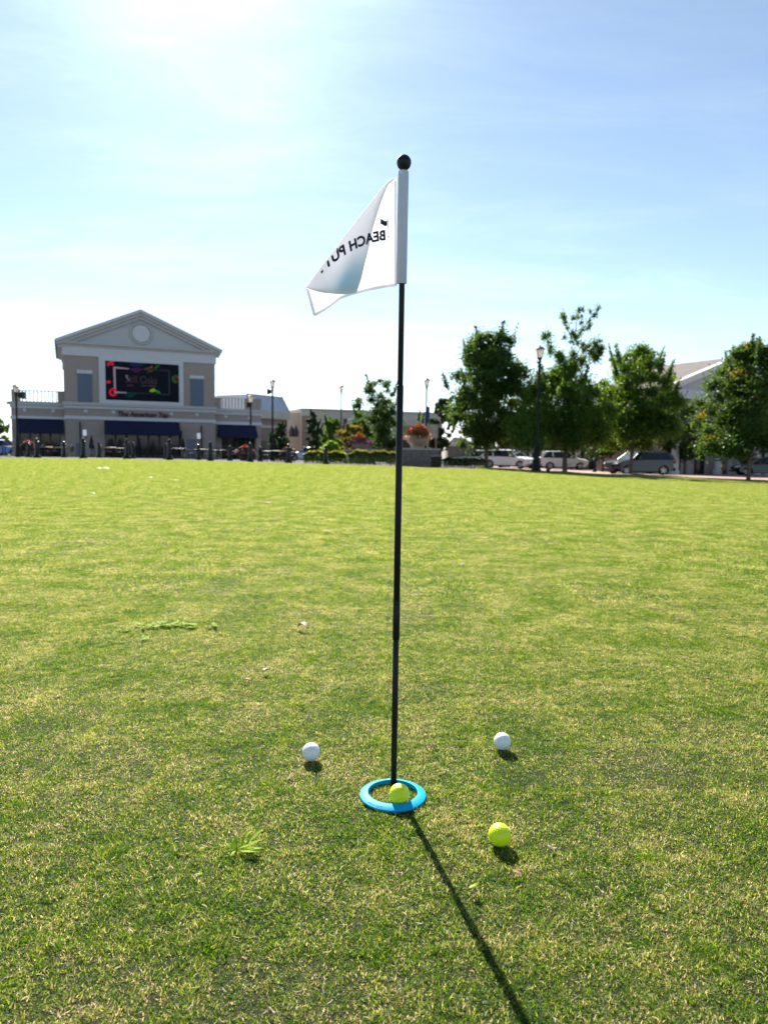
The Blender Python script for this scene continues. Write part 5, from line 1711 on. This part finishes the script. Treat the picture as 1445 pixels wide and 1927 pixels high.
def stone_wall(name, label, x0, x1, ytop, Y, courses, seed):
    a, b_ = gp(x0, Y), gp(x1, Y); e = empty(name, ((a.x + b_.x) / 2, Y, (a.z + b_.z) / 2), 0, label, 'stone wall')
    L_ = b_.x - a.x; h = at_y((x0 + x1) / 2, ytop, Y).z - (a.z + b_.z) / 2; D = 0.9 if L_ > 1.2 else .6
    mb = MB(); mb.box((-L_ / 2 + .03, .03, -.15), (L_ / 2 - .03, D, h - .12)); mb.build('core', m_mort, e)
    mb = MB(); mb.box((-L_ / 2 - .06, -.06, h - .118), (L_ / 2 + .06, D + .06, h)); mb.build('coping', m_cap, e, bevel=.012)
    r = random.Random(seed); hh = (h - .13 + .05) / courses; stone = None
    for k in range(courses):
        x = -L_ / 2; z0 = -.05 + k * hh
        while x < L_ / 2 - .02:
            w = min(r.uniform(.22, .5), L_ / 2 - x); w = w if L_ / 2 - (x + w) > .12 else L_ / 2 - x
            mb = MB(); pr_ = r.uniform(0, .03); mb.box((x + .008, -.02 - pr_, z0 + .008), (x + w - .008, .028, z0 + hh - .008)); mb.build('stone', m_wall, e)
            x += w
    for s in (-1, 1):
        for k in range(courses):
            mb = MB(); z0 = -.05 + k * hh; xx_ = s * (L_ / 2 + .015); mb.box((xx_ - .018, .04, z0 + .01), (xx_ + .018, D * .55, z0 + hh - .01)); mb.build('stone', m_wall, e)
            mb = MB(); mb.box((xx_ - .02, D * .55 + .02, z0 + .01), (xx_ + .02, D, z0 + hh - .01)); mb.build('stone', m_wall, e)
    return e, h, D


def bowl(name, label, px, yrim, ybase, xw, Y, fl, seed):
    g0 = at_y(px, ybase, Y); rim = at_y(px, yrim, Y).z - g0.z; R_ = (at_y(px + xw, yrim, Y).x - at_y(px, yrim, Y).x)
    e = empty(name, (g0.x, Y, g0.z), 0, label, 'flower planter', 'stone flower bowls on walls')
    mb = MB(); mb.lathe([(R_ * .42, 0), (R_ * .44, .04), (R_ * .40, .07), (R_ * .62, rim * .35), (R_ * .86, rim * .72), (R_ * .97, rim * .93), (R_, rim), (R_ * .93, rim), (R_ * .85, rim * .85), (0, rim * .8)], n=32)
    mb.build('bowl', m_bowl, e, smooth=True, autosm=35)
    rng = np.random.default_rng(seed)
    yt = fl; H_ = at_y(px, yt, Y).z - g0.z - rim
    return e, R_, rim, H_, rng


e, h_, D_w = stone_wall('stone_wall', 'low grey stone wall with pale coping under the orange flower bowl', 751, 827, 843.5, 46, 5, 3)
yw = 46.4
e, R_, rim, H_, rng = bowl('flower_bowl', 'sandstone bowl overflowing with orange and white flowers right of the flagstick', 786, 825.5, 842.5, 24.5, yw, 799, 5)
n = 2600
np_mesh('foliage', leaves(rng.normal(0, 1, (n, 3)) * np.array([R_ * .42, R_ * .42, H_ * .26]) + np.array([0, 0, rim + H_ * .36]), [.03] * n, [1] * n, .05, rng), 4, m_ldark, e)
petals(e, 'orange_flowers', m_or, (0, 0, rim + H_ * .08), (R_ * .88, R_ * .88, H_ * .9), 1500, .045, rng, band=(.35, 1.0))
petals(e, 'pale_flowers', leaf_mat('cream_petals', (0.6, 0.4, 0.22), (0.75, 0.6, 0.45), .4), (0, 0, rim + .02), (R_ * 1.0, R_ * 1.0, H_ * .5), 500, .04, rng, band=(-.15, .35))
petals(e, 'trailing_flowers', m_or, (R_ * .15, 0, rim + .02), (R_ * .98, R_ * .9, H_ * .8), 420, .045, rng, band=(-.1, .5))
# fourth, pink, corner to the left of this bowl
petals(e, 'pink_flowers', m_pk, (-R_ * .95, 0, rim - .02), (R_ * .30, R_ * .3, H_ * .22), 260, .04, rng, band=(-.2, .9))
e2, h2, _d = stone_wall('stone_wall', 'dark stone wall behind the hedges carrying the purple flower bowl', 647, 706, 846, 54, 4, 4)
e, R_, rim, H_, rng = bowl('flower_bowl', 'stone bowl with a purple skirt and orange crown of flowers left of the flagstick', 678, 833, 845.5, 20, 54.4, 816, 6)
petals(e, 'magenta_flowers', m_purp, (0, 0, rim - .0), (R_ * 1.18, R_ * 1.1, H_ * .34), 1500, .05, rng, band=(-.5, .9))
petals(e, 'orange_flowers', m_or, (-R_ * .1, 0, rim + H_ * .2), (R_ * .58, R_ * .55, H_ * .75), 800, .05, rng, band=(.1, 1.0))
n = 900
np_mesh('foliage', leaves(rng.normal(0, 1, (n, 3)) * np.array([R_ * .34, R_ * .34, H_ * .2]) + np.array([0, 0, rim + H_ * .3]), [.03] * n, [1] * n, .05, rng), 4, m_ldark, e)

GM = 'round tubs heaped with orange and pink flowers on the plaza'
for px, x0, x1, yt, yb, Y, lab, k in ((54, 40, 69, 829, 860, 48, 'orange and purple flower mound under the left navy awning', 0),
                                   (462, 445, 483, 838, 865, 50, 'orange crowned flower mound beside the second lamp post', 1),
                                   (543, 528, 559, 840, 866, 50, 'pink and orange flower mound left of the first hedge', 2),
                                   (92, 80, 104, 832, 858, 60, 'faint dark red flower mound in the shade behind the far tables at left', 3)):
    g0 = gp(px, Y); hw = (at_y(x1, 840, Y).x - at_y(x0, 840, Y).x) / 2; zt = at_y(px, yt, Y).z - g0.z
    e = empty('flower_tub', (g0.x, Y, g0.z), 0, lab, 'flower planter', GM)
    mb = MB(); mb.lathe([(hw * .5, 0), (hw * .55, .1), (hw * .72, zt * .42), (hw * .76, zt * .45), (hw * .7, zt * .45), (0, zt * .4)], n=24); mb.build('tub', mat('dark_tub', (0.06, 0.045, 0.05), .6), e, smooth=True, autosm=35)
    rng = np.random.default_rng(90 + k); n = 2200
    P = rng.normal(0, 1, (n, 3)); P /= np.linalg.norm(P, axis=1)[:, None]; P[:, 2] = np.abs(P[:, 2])
    np_mesh('foliage', leaves(P * np.array([hw * .9, hw * .9, zt * .52]) + np.array([0, 0, zt * .4]), [.06] * n, [1] * n, .055, rng), 4, m_ldark, e)
    petals(e, 'orange_flowers', m_or, (0, 0, zt * .42), (hw * .78, hw * .8, zt * .56), 600 if k < 3 else 120, .05, rng, band=(.72, 1.02))
    petals(e, 'pink_flowers', m_pk if k != 0 else m_purp, (0, 0, zt * .42), (hw * 1.0, hw * 1.0, zt * .5), 450, .05, rng, band=(.05, .6))

# bin
q = gp(821, 43)
e = empty('litter_bin', (q.x, q.y, q.z), 0, 'black square slatted litter bin against the right end of the stone wall', 'litter bin')
wb = (at_y(832, 860, 43).x - at_y(811, 860, 43).x) / 2; hb = at_y(821, 858, 43).z - q.z
mb = MB(); mb.box((-wb * .9, -wb * .9, .05), (wb * .9, wb * .9, hb - .12)); mb.build('body', m_blk, e, bevel=.02)
for k in range(9):
    x = -wb * .9 + wb * 1.8 * (k + .5) / 9; mb = MB(); mb.box((x - .025, -wb * .9 - .03, .08), (x + .025, -wb * .9 - .004, hb - .14)); mb.build('slat', m_blk, e)
mb = MB(); mb.box((-wb, -wb, hb - .118), (wb, wb, hb - .03)); mb.lathe([(wb * .5, hb - .028), (wb * .45, hb), (0, hb + .02)], n=20); mb.build('lid', m_blk, e, bevel=.01)
# ground box by the trees
q = gp(1032.5, 40.5)
e = empty('utility_box', (q.x, q.y, q.z), 0, 'small dark green utility box on the verge between lamp post and tree', 'utility box')
wb = .095; hb = .24
mb = MB(); mb.box((-wb, -wb, -.02), (wb, wb, hb - .05)); mb.build('body', mat('dark_green_paint', (0.01, 0.03, 0.025), .5), e, bevel=.01)
mb = MB(); mb.box((-wb - .012, -wb - .012, hb - .048), (wb + .012, wb + .012, hb)); mb.build('lid', mat('dark_green_paint', (0, 0, 0)), e, bevel=.01)
# short dark posts by the road
for px, yt, yb, Y, lab in ((1120, 858, 885, 56, 'lone black bollard by the road between white and grey cars'),):
    q = gp(px, Y); o = dup(bol); h_ = at_y(px, yt, Y).z - q.z; o.location = q; o.scale = (1, 1, h_ / 1.02); tag(o, lab, 'bollard')

# ------------------------------------------------------------------ cafe furniture on the plaza
m_fur = mat('black_patio_metal', (0.006, 0.006, 0.008), 0.5, spec=.06)


def make_table():
    e = empty('patio_table')
    mb = MB(); mb.lathe([(0.0, .70), (.52, .70), (.54, .715), (.54, .73), (.52, .742), (0, .745)], n=24); mb.build('table_top', m_fur, e, smooth=True, autosm=35)
    for k in range(4):
        a = math.pi / 4 + k * math.pi / 2
        mb = MB(); mb.tube([(.12 * math.cos(a), .12 * math.sin(a), .70), (.10 * math.cos(a), .10 * math.sin(a), .35), (.38 * math.cos(a), .38 * math.sin(a), .0)], .018, 6); mb.build('leg', m_fur, e)
    return e


def make_chair():
    e = empty('patio_chair')
    mb = MB(); mb.box((-.24, -.24, .42), (.24, .22, .45)); mb.build('seat', m_fur, e, bevel=.01)
    mb = MB(); mb.tube([(-.24, .23, .43), (-.26, .33, .80), (-.15, .35, .90), (.15, .35, .90), (.26, .33, .80), (.24, .23, .43)], .016, 6); mb.build('back_frame', m_fur, e)
    for k in range(6):
        x = -.18 + .072 * k; mb = MB(); mb.box((x - .018, .27, .47), (x + .018, .275, .86)); b = mb.build('back_slat', m_fur, e); b.rotation_euler = (-.16, 0, 0); b.location = (0, .07, .0)
    for sx in (-1, 1):
        for sy in (-1, 1):
            mb = MB(); mb.tube([(.22 * sx, .20 * sy, .42), (.25 * sx, .26 * sy, 0)], .014, 6); mb.build('leg', m_fur, e)
        mb = MB(); mb.tube([(.25 * sx, -.2, .43), (.27 * sx, -.2, .64), (.27 * sx, .27, .66)], .016, 6); mb.build('armrest', m_fur, e)
    return e


tb, ch = make_table(), make_chair()
TBL = [(86, 52, 'behind the leftmost pair of bollards'), (112, 55, 'just left of the second far bollard'), (205, 50, 'under the left end of the centre awning'), (222, 54, 'at the left part of the centre awning windows'),
       (283, 58, 'under the middle of the centre awning'), (337, 48, 'right behind the double bollard at the centre awning end'), (380, 50, 'below the right wall lamp'), (412, 52, 'at the left edge of the right awning'),
       (508, 50, 'to the right of the last far bollard'), (526, 47, 'left of the pink flower mound'), (8, 50, 'at the far left edge of the photo')]
fr = random.Random(4)
firstt = firstc = True
for px, Y, l in TBL:
    q = gp(px, Y)
    o = tb if firstt else dup(tb); firstt = False
    o.location = q; o.rotation_euler = (0, 0, fr.uniform(0, 1)); tag(o, 'round table ' + l, 'table', 'black patio tables on the plaza')
    for s, w in ((-1, 'left'), (1, 'right')):
        x = q.x + s * fr.uniform(.68, .85); y = Y + fr.uniform(-.3, .3)
        o = ch if firstc else dup(ch); firstc = False
        o.location = (x, y, G(x, y)); o.rotation_euler = (0, 0, (-math.pi / 2 if s > 0 else math.pi / 2) + fr.uniform(-.4, .4))
        tag(o, 'black chair %s of the table %s' % (w, l), 'chair', 'black patio chairs on the plaza')
# closed umbrellas
GU = 'closed black parasols on the terrace'
for px, Y, yt, lab in ((173, 66, 820, 'slim closed black parasol left of the centre awning'), (262, 66, 822, 'closed black parasol before the centre windows'), (211, 67, 823, 'closed black parasol at the left end of the centre windows'),
                       (345, 66, 824, 'closed black parasol at the right end of the centre awning'), (226, 67.5, 824, 'closed black parasol second from the left end of the centre windows')):
    q = gp(px, Y); h_ = at_y(px, yt, Y).z - q.z
    e = empty('closed_parasol', q, 0, lab, 'parasol', GU)
    mb = MB(); mb.tube([(0, 0, 0), (0, 0, h_)], .025, 8); mb.build('pole', m_fur, e)
    mb = MB(); mb.lathe([(.10, .75), (.24, .85), (.20, 1.2), (.12, h_ * .85), (.04, h_ - .03), (0, h_)], n=12); mb.build('canopy', mat('black_canvas', (.012, .012, .018), .85), e, smooth=True)
    mb = MB(); mb.lathe([(.28, 0), (.28, .06), (.05, .09), (.04, .3)], n=16); mb.build('base', m_fur, e)


# ------------------------------------------------------------------ cars
m_tyre = mat('tyre_rubber', (0.015, 0.015, 0.016), 0.85)
m_rim = mat('alloy_rim', (0.45, 0.46, 0.48), 0.3, metal=0.8)
m_cglass = mat('car_glass', (0.006, 0.008, 0.010), 0.05, spec=0.5, coat=0.1)
m_hl = mat('headlight_glass', (0.75, 0.80, 0.85), 0.08, spec=0.9, coat=0.8)
m_tl = mat('tail_light', (0.35, 0.01, 0.015), 0.2, coat=0.5)
m_blackp = mat('black_trim_plastic', (0.015, 0.015, 0.017), 0.5)


def car(name, label, loc, rz, paint, L_=4.7, Wd=1.86, H_=1.62, hood=0.72, hoodz=1.02, rear='wagon', wb=2.8):
    """car built along local x, nose at +x"""
    e = empty(name, loc, rz, label, 'car')
    xr, xf = -L_ / 2, L_ / 2; wr = 0.34; ax, bx_ = xf - 0.88, xf - 0.88 - wb
    belt = hoodz - .02; gc = 0.24
    P = []
    def arch(cx_):
        return [(cx_ - (wr + .07) * math.cos(a), gc + .02 + max(0, (wr + .07) * math.sin(a)) + .08 * math.sin(a)) for a in np.linspace(0, math.pi, 11)]
    P += [(xr + .05, gc + .12), (xr + .30, gc)] + arch(bx_) + arch(ax) + [(xf - .28, gc), (xf - .04, gc + .10)]
    P += [(xf, gc + .35), (xf - .02, hoodz - .32), (xf - .10, hoodz - .17), (xf - .45, hoodz - .07), (xf - 1.25, hoodz + .03)]
    P += [(xf - 1.35, hoodz + .02), (xr + .20, hoodz + .10), (xr + .03, hoodz + .02), (xr - .0, hoodz - .25), (xr + .0, gc + .35)]
    mb = MB(); n = len(P); ws = [-1.0, -.97, -.80, -.4, 0, .4, .80, .97, 1.0]; vs = []
    for w in ws:
        for x, z in P:
            k = abs(w)
            # plan-view rounding at nose and tail, crown on the hood
            round_x = (1 - 0.10 * max(0, (k - .3)) / .7 * (1 if abs(x) > L_ / 2 - .5 else 0))
            dz = -0.05 * k ** 3 * (1 if z > .6 else 0)
            yy = w * Wd / 2 * (1 - 0.03 * (z > .95)) * (1 - .05 * max(0, abs(x) - L_ / 2 + .6))
            vs.append((x * round_x if abs(x) > L_ / 2 - .5 else x, yy, z + dz + (.0 if k < .98 else -.01)))
    fs = []
    for j in range(len(ws) - 1):
        for i in range(n):
            fs.append((j * n + i, j * n + (i + 1) % n, (j + 1) * n + (i + 1) % n, (j + 1) * n + i))
    fs += [tuple(range(n)), tuple(reversed(range((len(ws) - 1) * n, len(ws) * n)))]
    mb.add(vs, fs); body = mb.build('body', paint, e, smooth=True, autosm=28)
    # greenhouse (glass) and painted roof, pillars
    wsx, wsr = xf - 1.30, xf - 1.98                    # windscreen base / top
    rr0, rr1 = (xr + .22, xr + .62) if rear == 'wagon' else (xr + .18, xr + .85)
    zb, zr_ = hoodz + .0, H_ - .05
    def hwz(z): return Wd / 2 * (0.965 - 0.20 * (z - zb) / (zr_ - zb))
    prof = [(wsx, zb), (wsr, zr_ - .03), ((wsr + rr1) / 2, zr_ + .0), (rr1, zr_ - .06), (rr0, zb)]
    vs = []
    for s in (-1, 1):
        for x, z in prof: vs.append((x, s * hwz(z), z))
    mb = MB(); mb.add(vs, [(0, 1, 2, 3, 4), (9, 8, 7, 6, 5), (0, 5, 6, 1), (1, 6, 7, 2), (2, 7, 8, 3), (3, 8, 9, 4), (4, 9, 5, 0)])
    gh = mb.build('windows', m_cglass, e)
    mb = MB()
    rp_ = [(wsr + .05, zr_ - .05), (wsr - .25, zr_ + .03), ((wsr + rr1) / 2, zr_ + .05), (rr1 + .1, zr_ + .01), (rr1 - .14, zr_ - .07)]
    vs = []
    for s in (-1, -.85, 0, .85, 1):
        for x, z in rp_: vs.append((x, s * (hwz(zr_) + .015), z - .045 * abs(s) ** 4))
    for s in (-1, 1):
        for x, z in rp_: vs.append((x, s * (hwz(zr_) + .02), z - .10))
    m5 = len(rp_); fs = []
    for j in range(4):
        for i in range(m5 - 1): fs.append((j * m5 + i, j * m5 + i + 1, (j + 1) * m5 + i + 1, (j + 1) * m5 + i))
    for i in range(m5 - 1):
        fs.append((i, i + 1, 5 * m5 + i + 1, 5 * m5 + i)); fs.append((4 * m5 + i, 4 * m5 + i + 1, 6 * m5 + i + 1, 6 * m5 + i))
    for i in (0, m5 - 1): fs.append((5 * m5 + i, i, m5 + i, 2 * m5 + i, 3 * m5 + i, 4 * m5 + i, 6 * m5 + i))
    mb.add(vs, fs); rf_ = mb.build('roof', paint, e, smooth=True, autosm=40)
    for s in (-1, 1):
        mb = MB(); mb.tube([(wsr + .25, s * (hwz(zr_) - .04), zr_ + .06), (rr1 - .0, s * (hwz(zr_) - .04), zr_ + .045)], .018, 6); mb.build('roof_rail', m_blackp, rf_)
        for (xa, za, xb, zb2, w) in ((wsx + .04, zb, wsr + .03, zr_ - .03, .05), (rr0 - .02, zb, rr1 + .0, zr_ - .04, .13), ((ax + bx_) / 2 - .05, zb, (ax + bx_) / 2 - .15, zr_ - .03, .04), (bx_ + .28, zb, bx_ + .20, zr_ - .03, .05)):
            mb = MB(); ya, yb2 = s * (hwz(za) + .006), s * (hwz(zb2) + .006)
            mb.add([(xa - w, ya, za), (xa + w, ya, za), (xb + w, yb2, zb2), (xb - w, yb2, zb2), (xa - w, ya - s * .05, za), (xa + w, ya - s * .05, za), (xb + w, yb2 - s * .05, zb2), (xb - w, yb2 - s * .05, zb2)],
                   [(0, 1, 2, 3), (4, 5, 6, 7), (0, 1, 5, 4), (1, 2, 6, 5), (2, 3, 7, 6), (3, 0, 4, 7)])
            mb.build('pillar', paint if w > .045 else m_blackp, e)
        mb = MB(); mb.box((wsx - .50, s * (Wd / 2 + .20), hoodz + .04), (wsx - .30, s * (Wd / 2 + .0), hoodz + .20)); mb.build('wing_mirror', paint, e, bevel=.04)
        mb = MB(); mb.add([(xf - .10, s * Wd * .455, hoodz - .30), (xf - .04, s * Wd * .27, hoodz - .32), (xf - .10, s * Wd * .27, hoodz - .18), (xf - .30, s * Wd * .47, hoodz - .15),
                           (xf + .02, s * Wd * .27, hoodz - .34), (xf - .12, s * Wd * .49, hoodz - .31), (xf - .05, s * Wd * .27, hoodz - .19), (xf - .36, s * Wd * .492, hoodz - .16)],
                          [(4, 5, 7, 6), (0, 1, 2, 3), (4, 5, 0, 1), (6, 7, 3, 2), (5, 7, 3, 0), (4, 6, 2, 1)]); mb.build('headlight', m_hl, e)
        mb = MB(); mb.box((xr - .012, s * Wd * .30, hoodz - .22), (xr + .14, s * Wd * .485, hoodz - .04)); mb.build('tail_light', m_tl, e, bevel=.02)
        for cx_ in (ax, bx_):
            mb = MB(); y0, y1 = s * (Wd / 2 - .22), s * (Wd / 2 - .01)
            vs = []; prof_ = [(.20, y1 - s * .03), (.23, y1 - s * .005), (.31, y1), (wr - .015, y1 - s * .02), (wr, y1 - s * .05), (wr, y0), (.2, y0)]
            nn = 24
            for r_, y in prof_:
                for k in range(nn):
                    a = 2 * math.pi * k / nn; vs.append((cx_ + r_ * math.cos(a), y, wr + r_ * math.sin(a)))
            mb.add(vs, [(i * nn + k, i * nn + (k + 1) % nn, ((i + 1) % 7) * nn + (k + 1) % nn, ((i + 1) % 7) * nn + k) for i in range(7) for k in range(nn)])
            w_o = mb.build('wheel', m_tyre, e, smooth=True, autosm=40)
            mb = MB()
            for k in range(5):
                a = 2 * math.pi * k / 5 + .3; c_, s_2 = math.cos(a), math.sin(a)
                mb.add([(cx_ + .04 * c_ - .04 * s_2, y1 - s * .04, wr + .04 * s_2 + .04 * c_), (cx_ + .04 * c_ + .04 * s_2, y1 - s * .04, wr + .04 * s_2 - .04 * c_), (cx_ + .22 * c_ + .035 * s_2, y1 - s * .02, wr + .22 * s_2 - .035 * c_), (cx_ + .22 * c_ - .035 * s_2, y1 - s * .02, wr + .22 * s_2 + .035 * c_)], [(0, 1, 2, 3)])
            vs = []
            for r_, y in ((.20, y1 - s * .012), (.225, y1 - s * .004)):
                for k in range(nn): a = 2 * math.pi * k / nn; vs.append((cx_ + r_ * math.cos(a), y, wr + r_ * math.sin(a)))
            mb.add(vs, [(k, (k + 1) % nn, nn + (k + 1) % nn, nn + k) for k in range(nn)]); mb.build('rim', m_rim, w_o)
            mb = MB(); disc(mb, cx_, wr, .2, .2, y1 - s * .10, y1 - s * .06, 16); mb.build('wheel_hub', m_blackp, w_o)
    mb = MB(); mb.box((xf - .06, -Wd * .24, gc + .22), (xf + .015, Wd * .24, hoodz - .24)); mb.build('grille', m_blackp, e, bevel=.02)
    mb = MB(); mb.box((xf - .10, -Wd * .42, gc + .02), (xf + .01, Wd * .42, gc + .16)); mb.build('front_bumper', m_blackp, e, bevel=.03)
    mb = MB(); mb.box((xr - .015, -Wd * .45, gc + .04), (xr + .10, Wd * .45, gc + .26)); mb.build('rear_bumper', m_blackp, e, bevel=.03)
    mb = MB(); mb.box((bx_ + .45, -Wd / 2 + .04, gc - .06), (ax - .45, Wd / 2 - .04, gc + .05)); mb.build('underbody', m_blackp, e)
    for sx in (ax, bx_):
        mb = MB(); mb.box((sx - wr - .06, -Wd / 2 + .23, gc - .02), (sx + wr + .06, Wd / 2 - .23, gc + .5)); mb.build('wheel_well', m_blackp, e)
    return e


def paint(n, c): return mat(n, c, 0.35, spec=.4, coat=0.45)


def place_car(px, Y, **k):
    q = gp(px, Y); return q


m_pw = paint('white_car_paint', (0.86, 0.87, 0.88)); m_pg = paint('slate_grey_car_paint', (0.016, 0.021, 0.034)); m_pw2 = paint('pearl_white_car_paint', (0.76, 0.75, 0.72))
q = gp(960, 58); car('parked_car', 'white estate car facing right with black grille, left of the tallest lamp post', q, math.radians(-42), m_pw, L_=4.75, H_=1.52, hoodz=.94, wb=2.85)
q = gp(1060, 66); car('parked_car', 'white off-roader seen from its rear side between lamp post and leader tree', q, math.radians(-18 + 12), m_pw2, L_=4.6, H_=1.70, hoodz=1.05, wb=2.7)
q = gp(1203, 50); car('parked_car', 'slate grey off-roader facing left behind the round tree', q, math.radians(180 + 14), m_pg, L_=4.75, H_=1.66, hoodz=1.04, wb=2.85)
q = gp(897, 66); car('parked_car', 'silver car glimpsed under the big dark tree', q, math.radians(170), paint('silver_car_paint', (0.45, 0.46, 0.48)), L_=4.5, H_=1.5, hoodz=.93)
q = gp(580, 72); car('parked_car', 'pale blue car mostly hidden by the left hedge', q, math.radians(185), paint('pale_blue_car_paint', (0.45, 0.55, 0.68)), L_=4.5, H_=1.45, hoodz=.92)
q = gp(3, 74); car('parked_car', 'blue and white car at the far left edge', q, math.radians(10), paint('bright_blue_car_paint', (0.06, 0.22, 0.60)), L_=4.6, H_=1.7, hoodz=1.02)
q = gp(1436, 58); car('parked_car', 'very dark green car behind the right edge tree', q, math.radians(172), paint('dark_green_car_paint', (0.004, 0.008, 0.010)), L_=4.6, H_=1.5, hoodz=.93)
q = gp(978, 68); car('parked_car', 'dark car just behind the white estate car', q, math.radians(160), paint('black_car_paint', (0.012, 0.013, 0.016)), L_=4.6, H_=1.55, hoodz=.95)
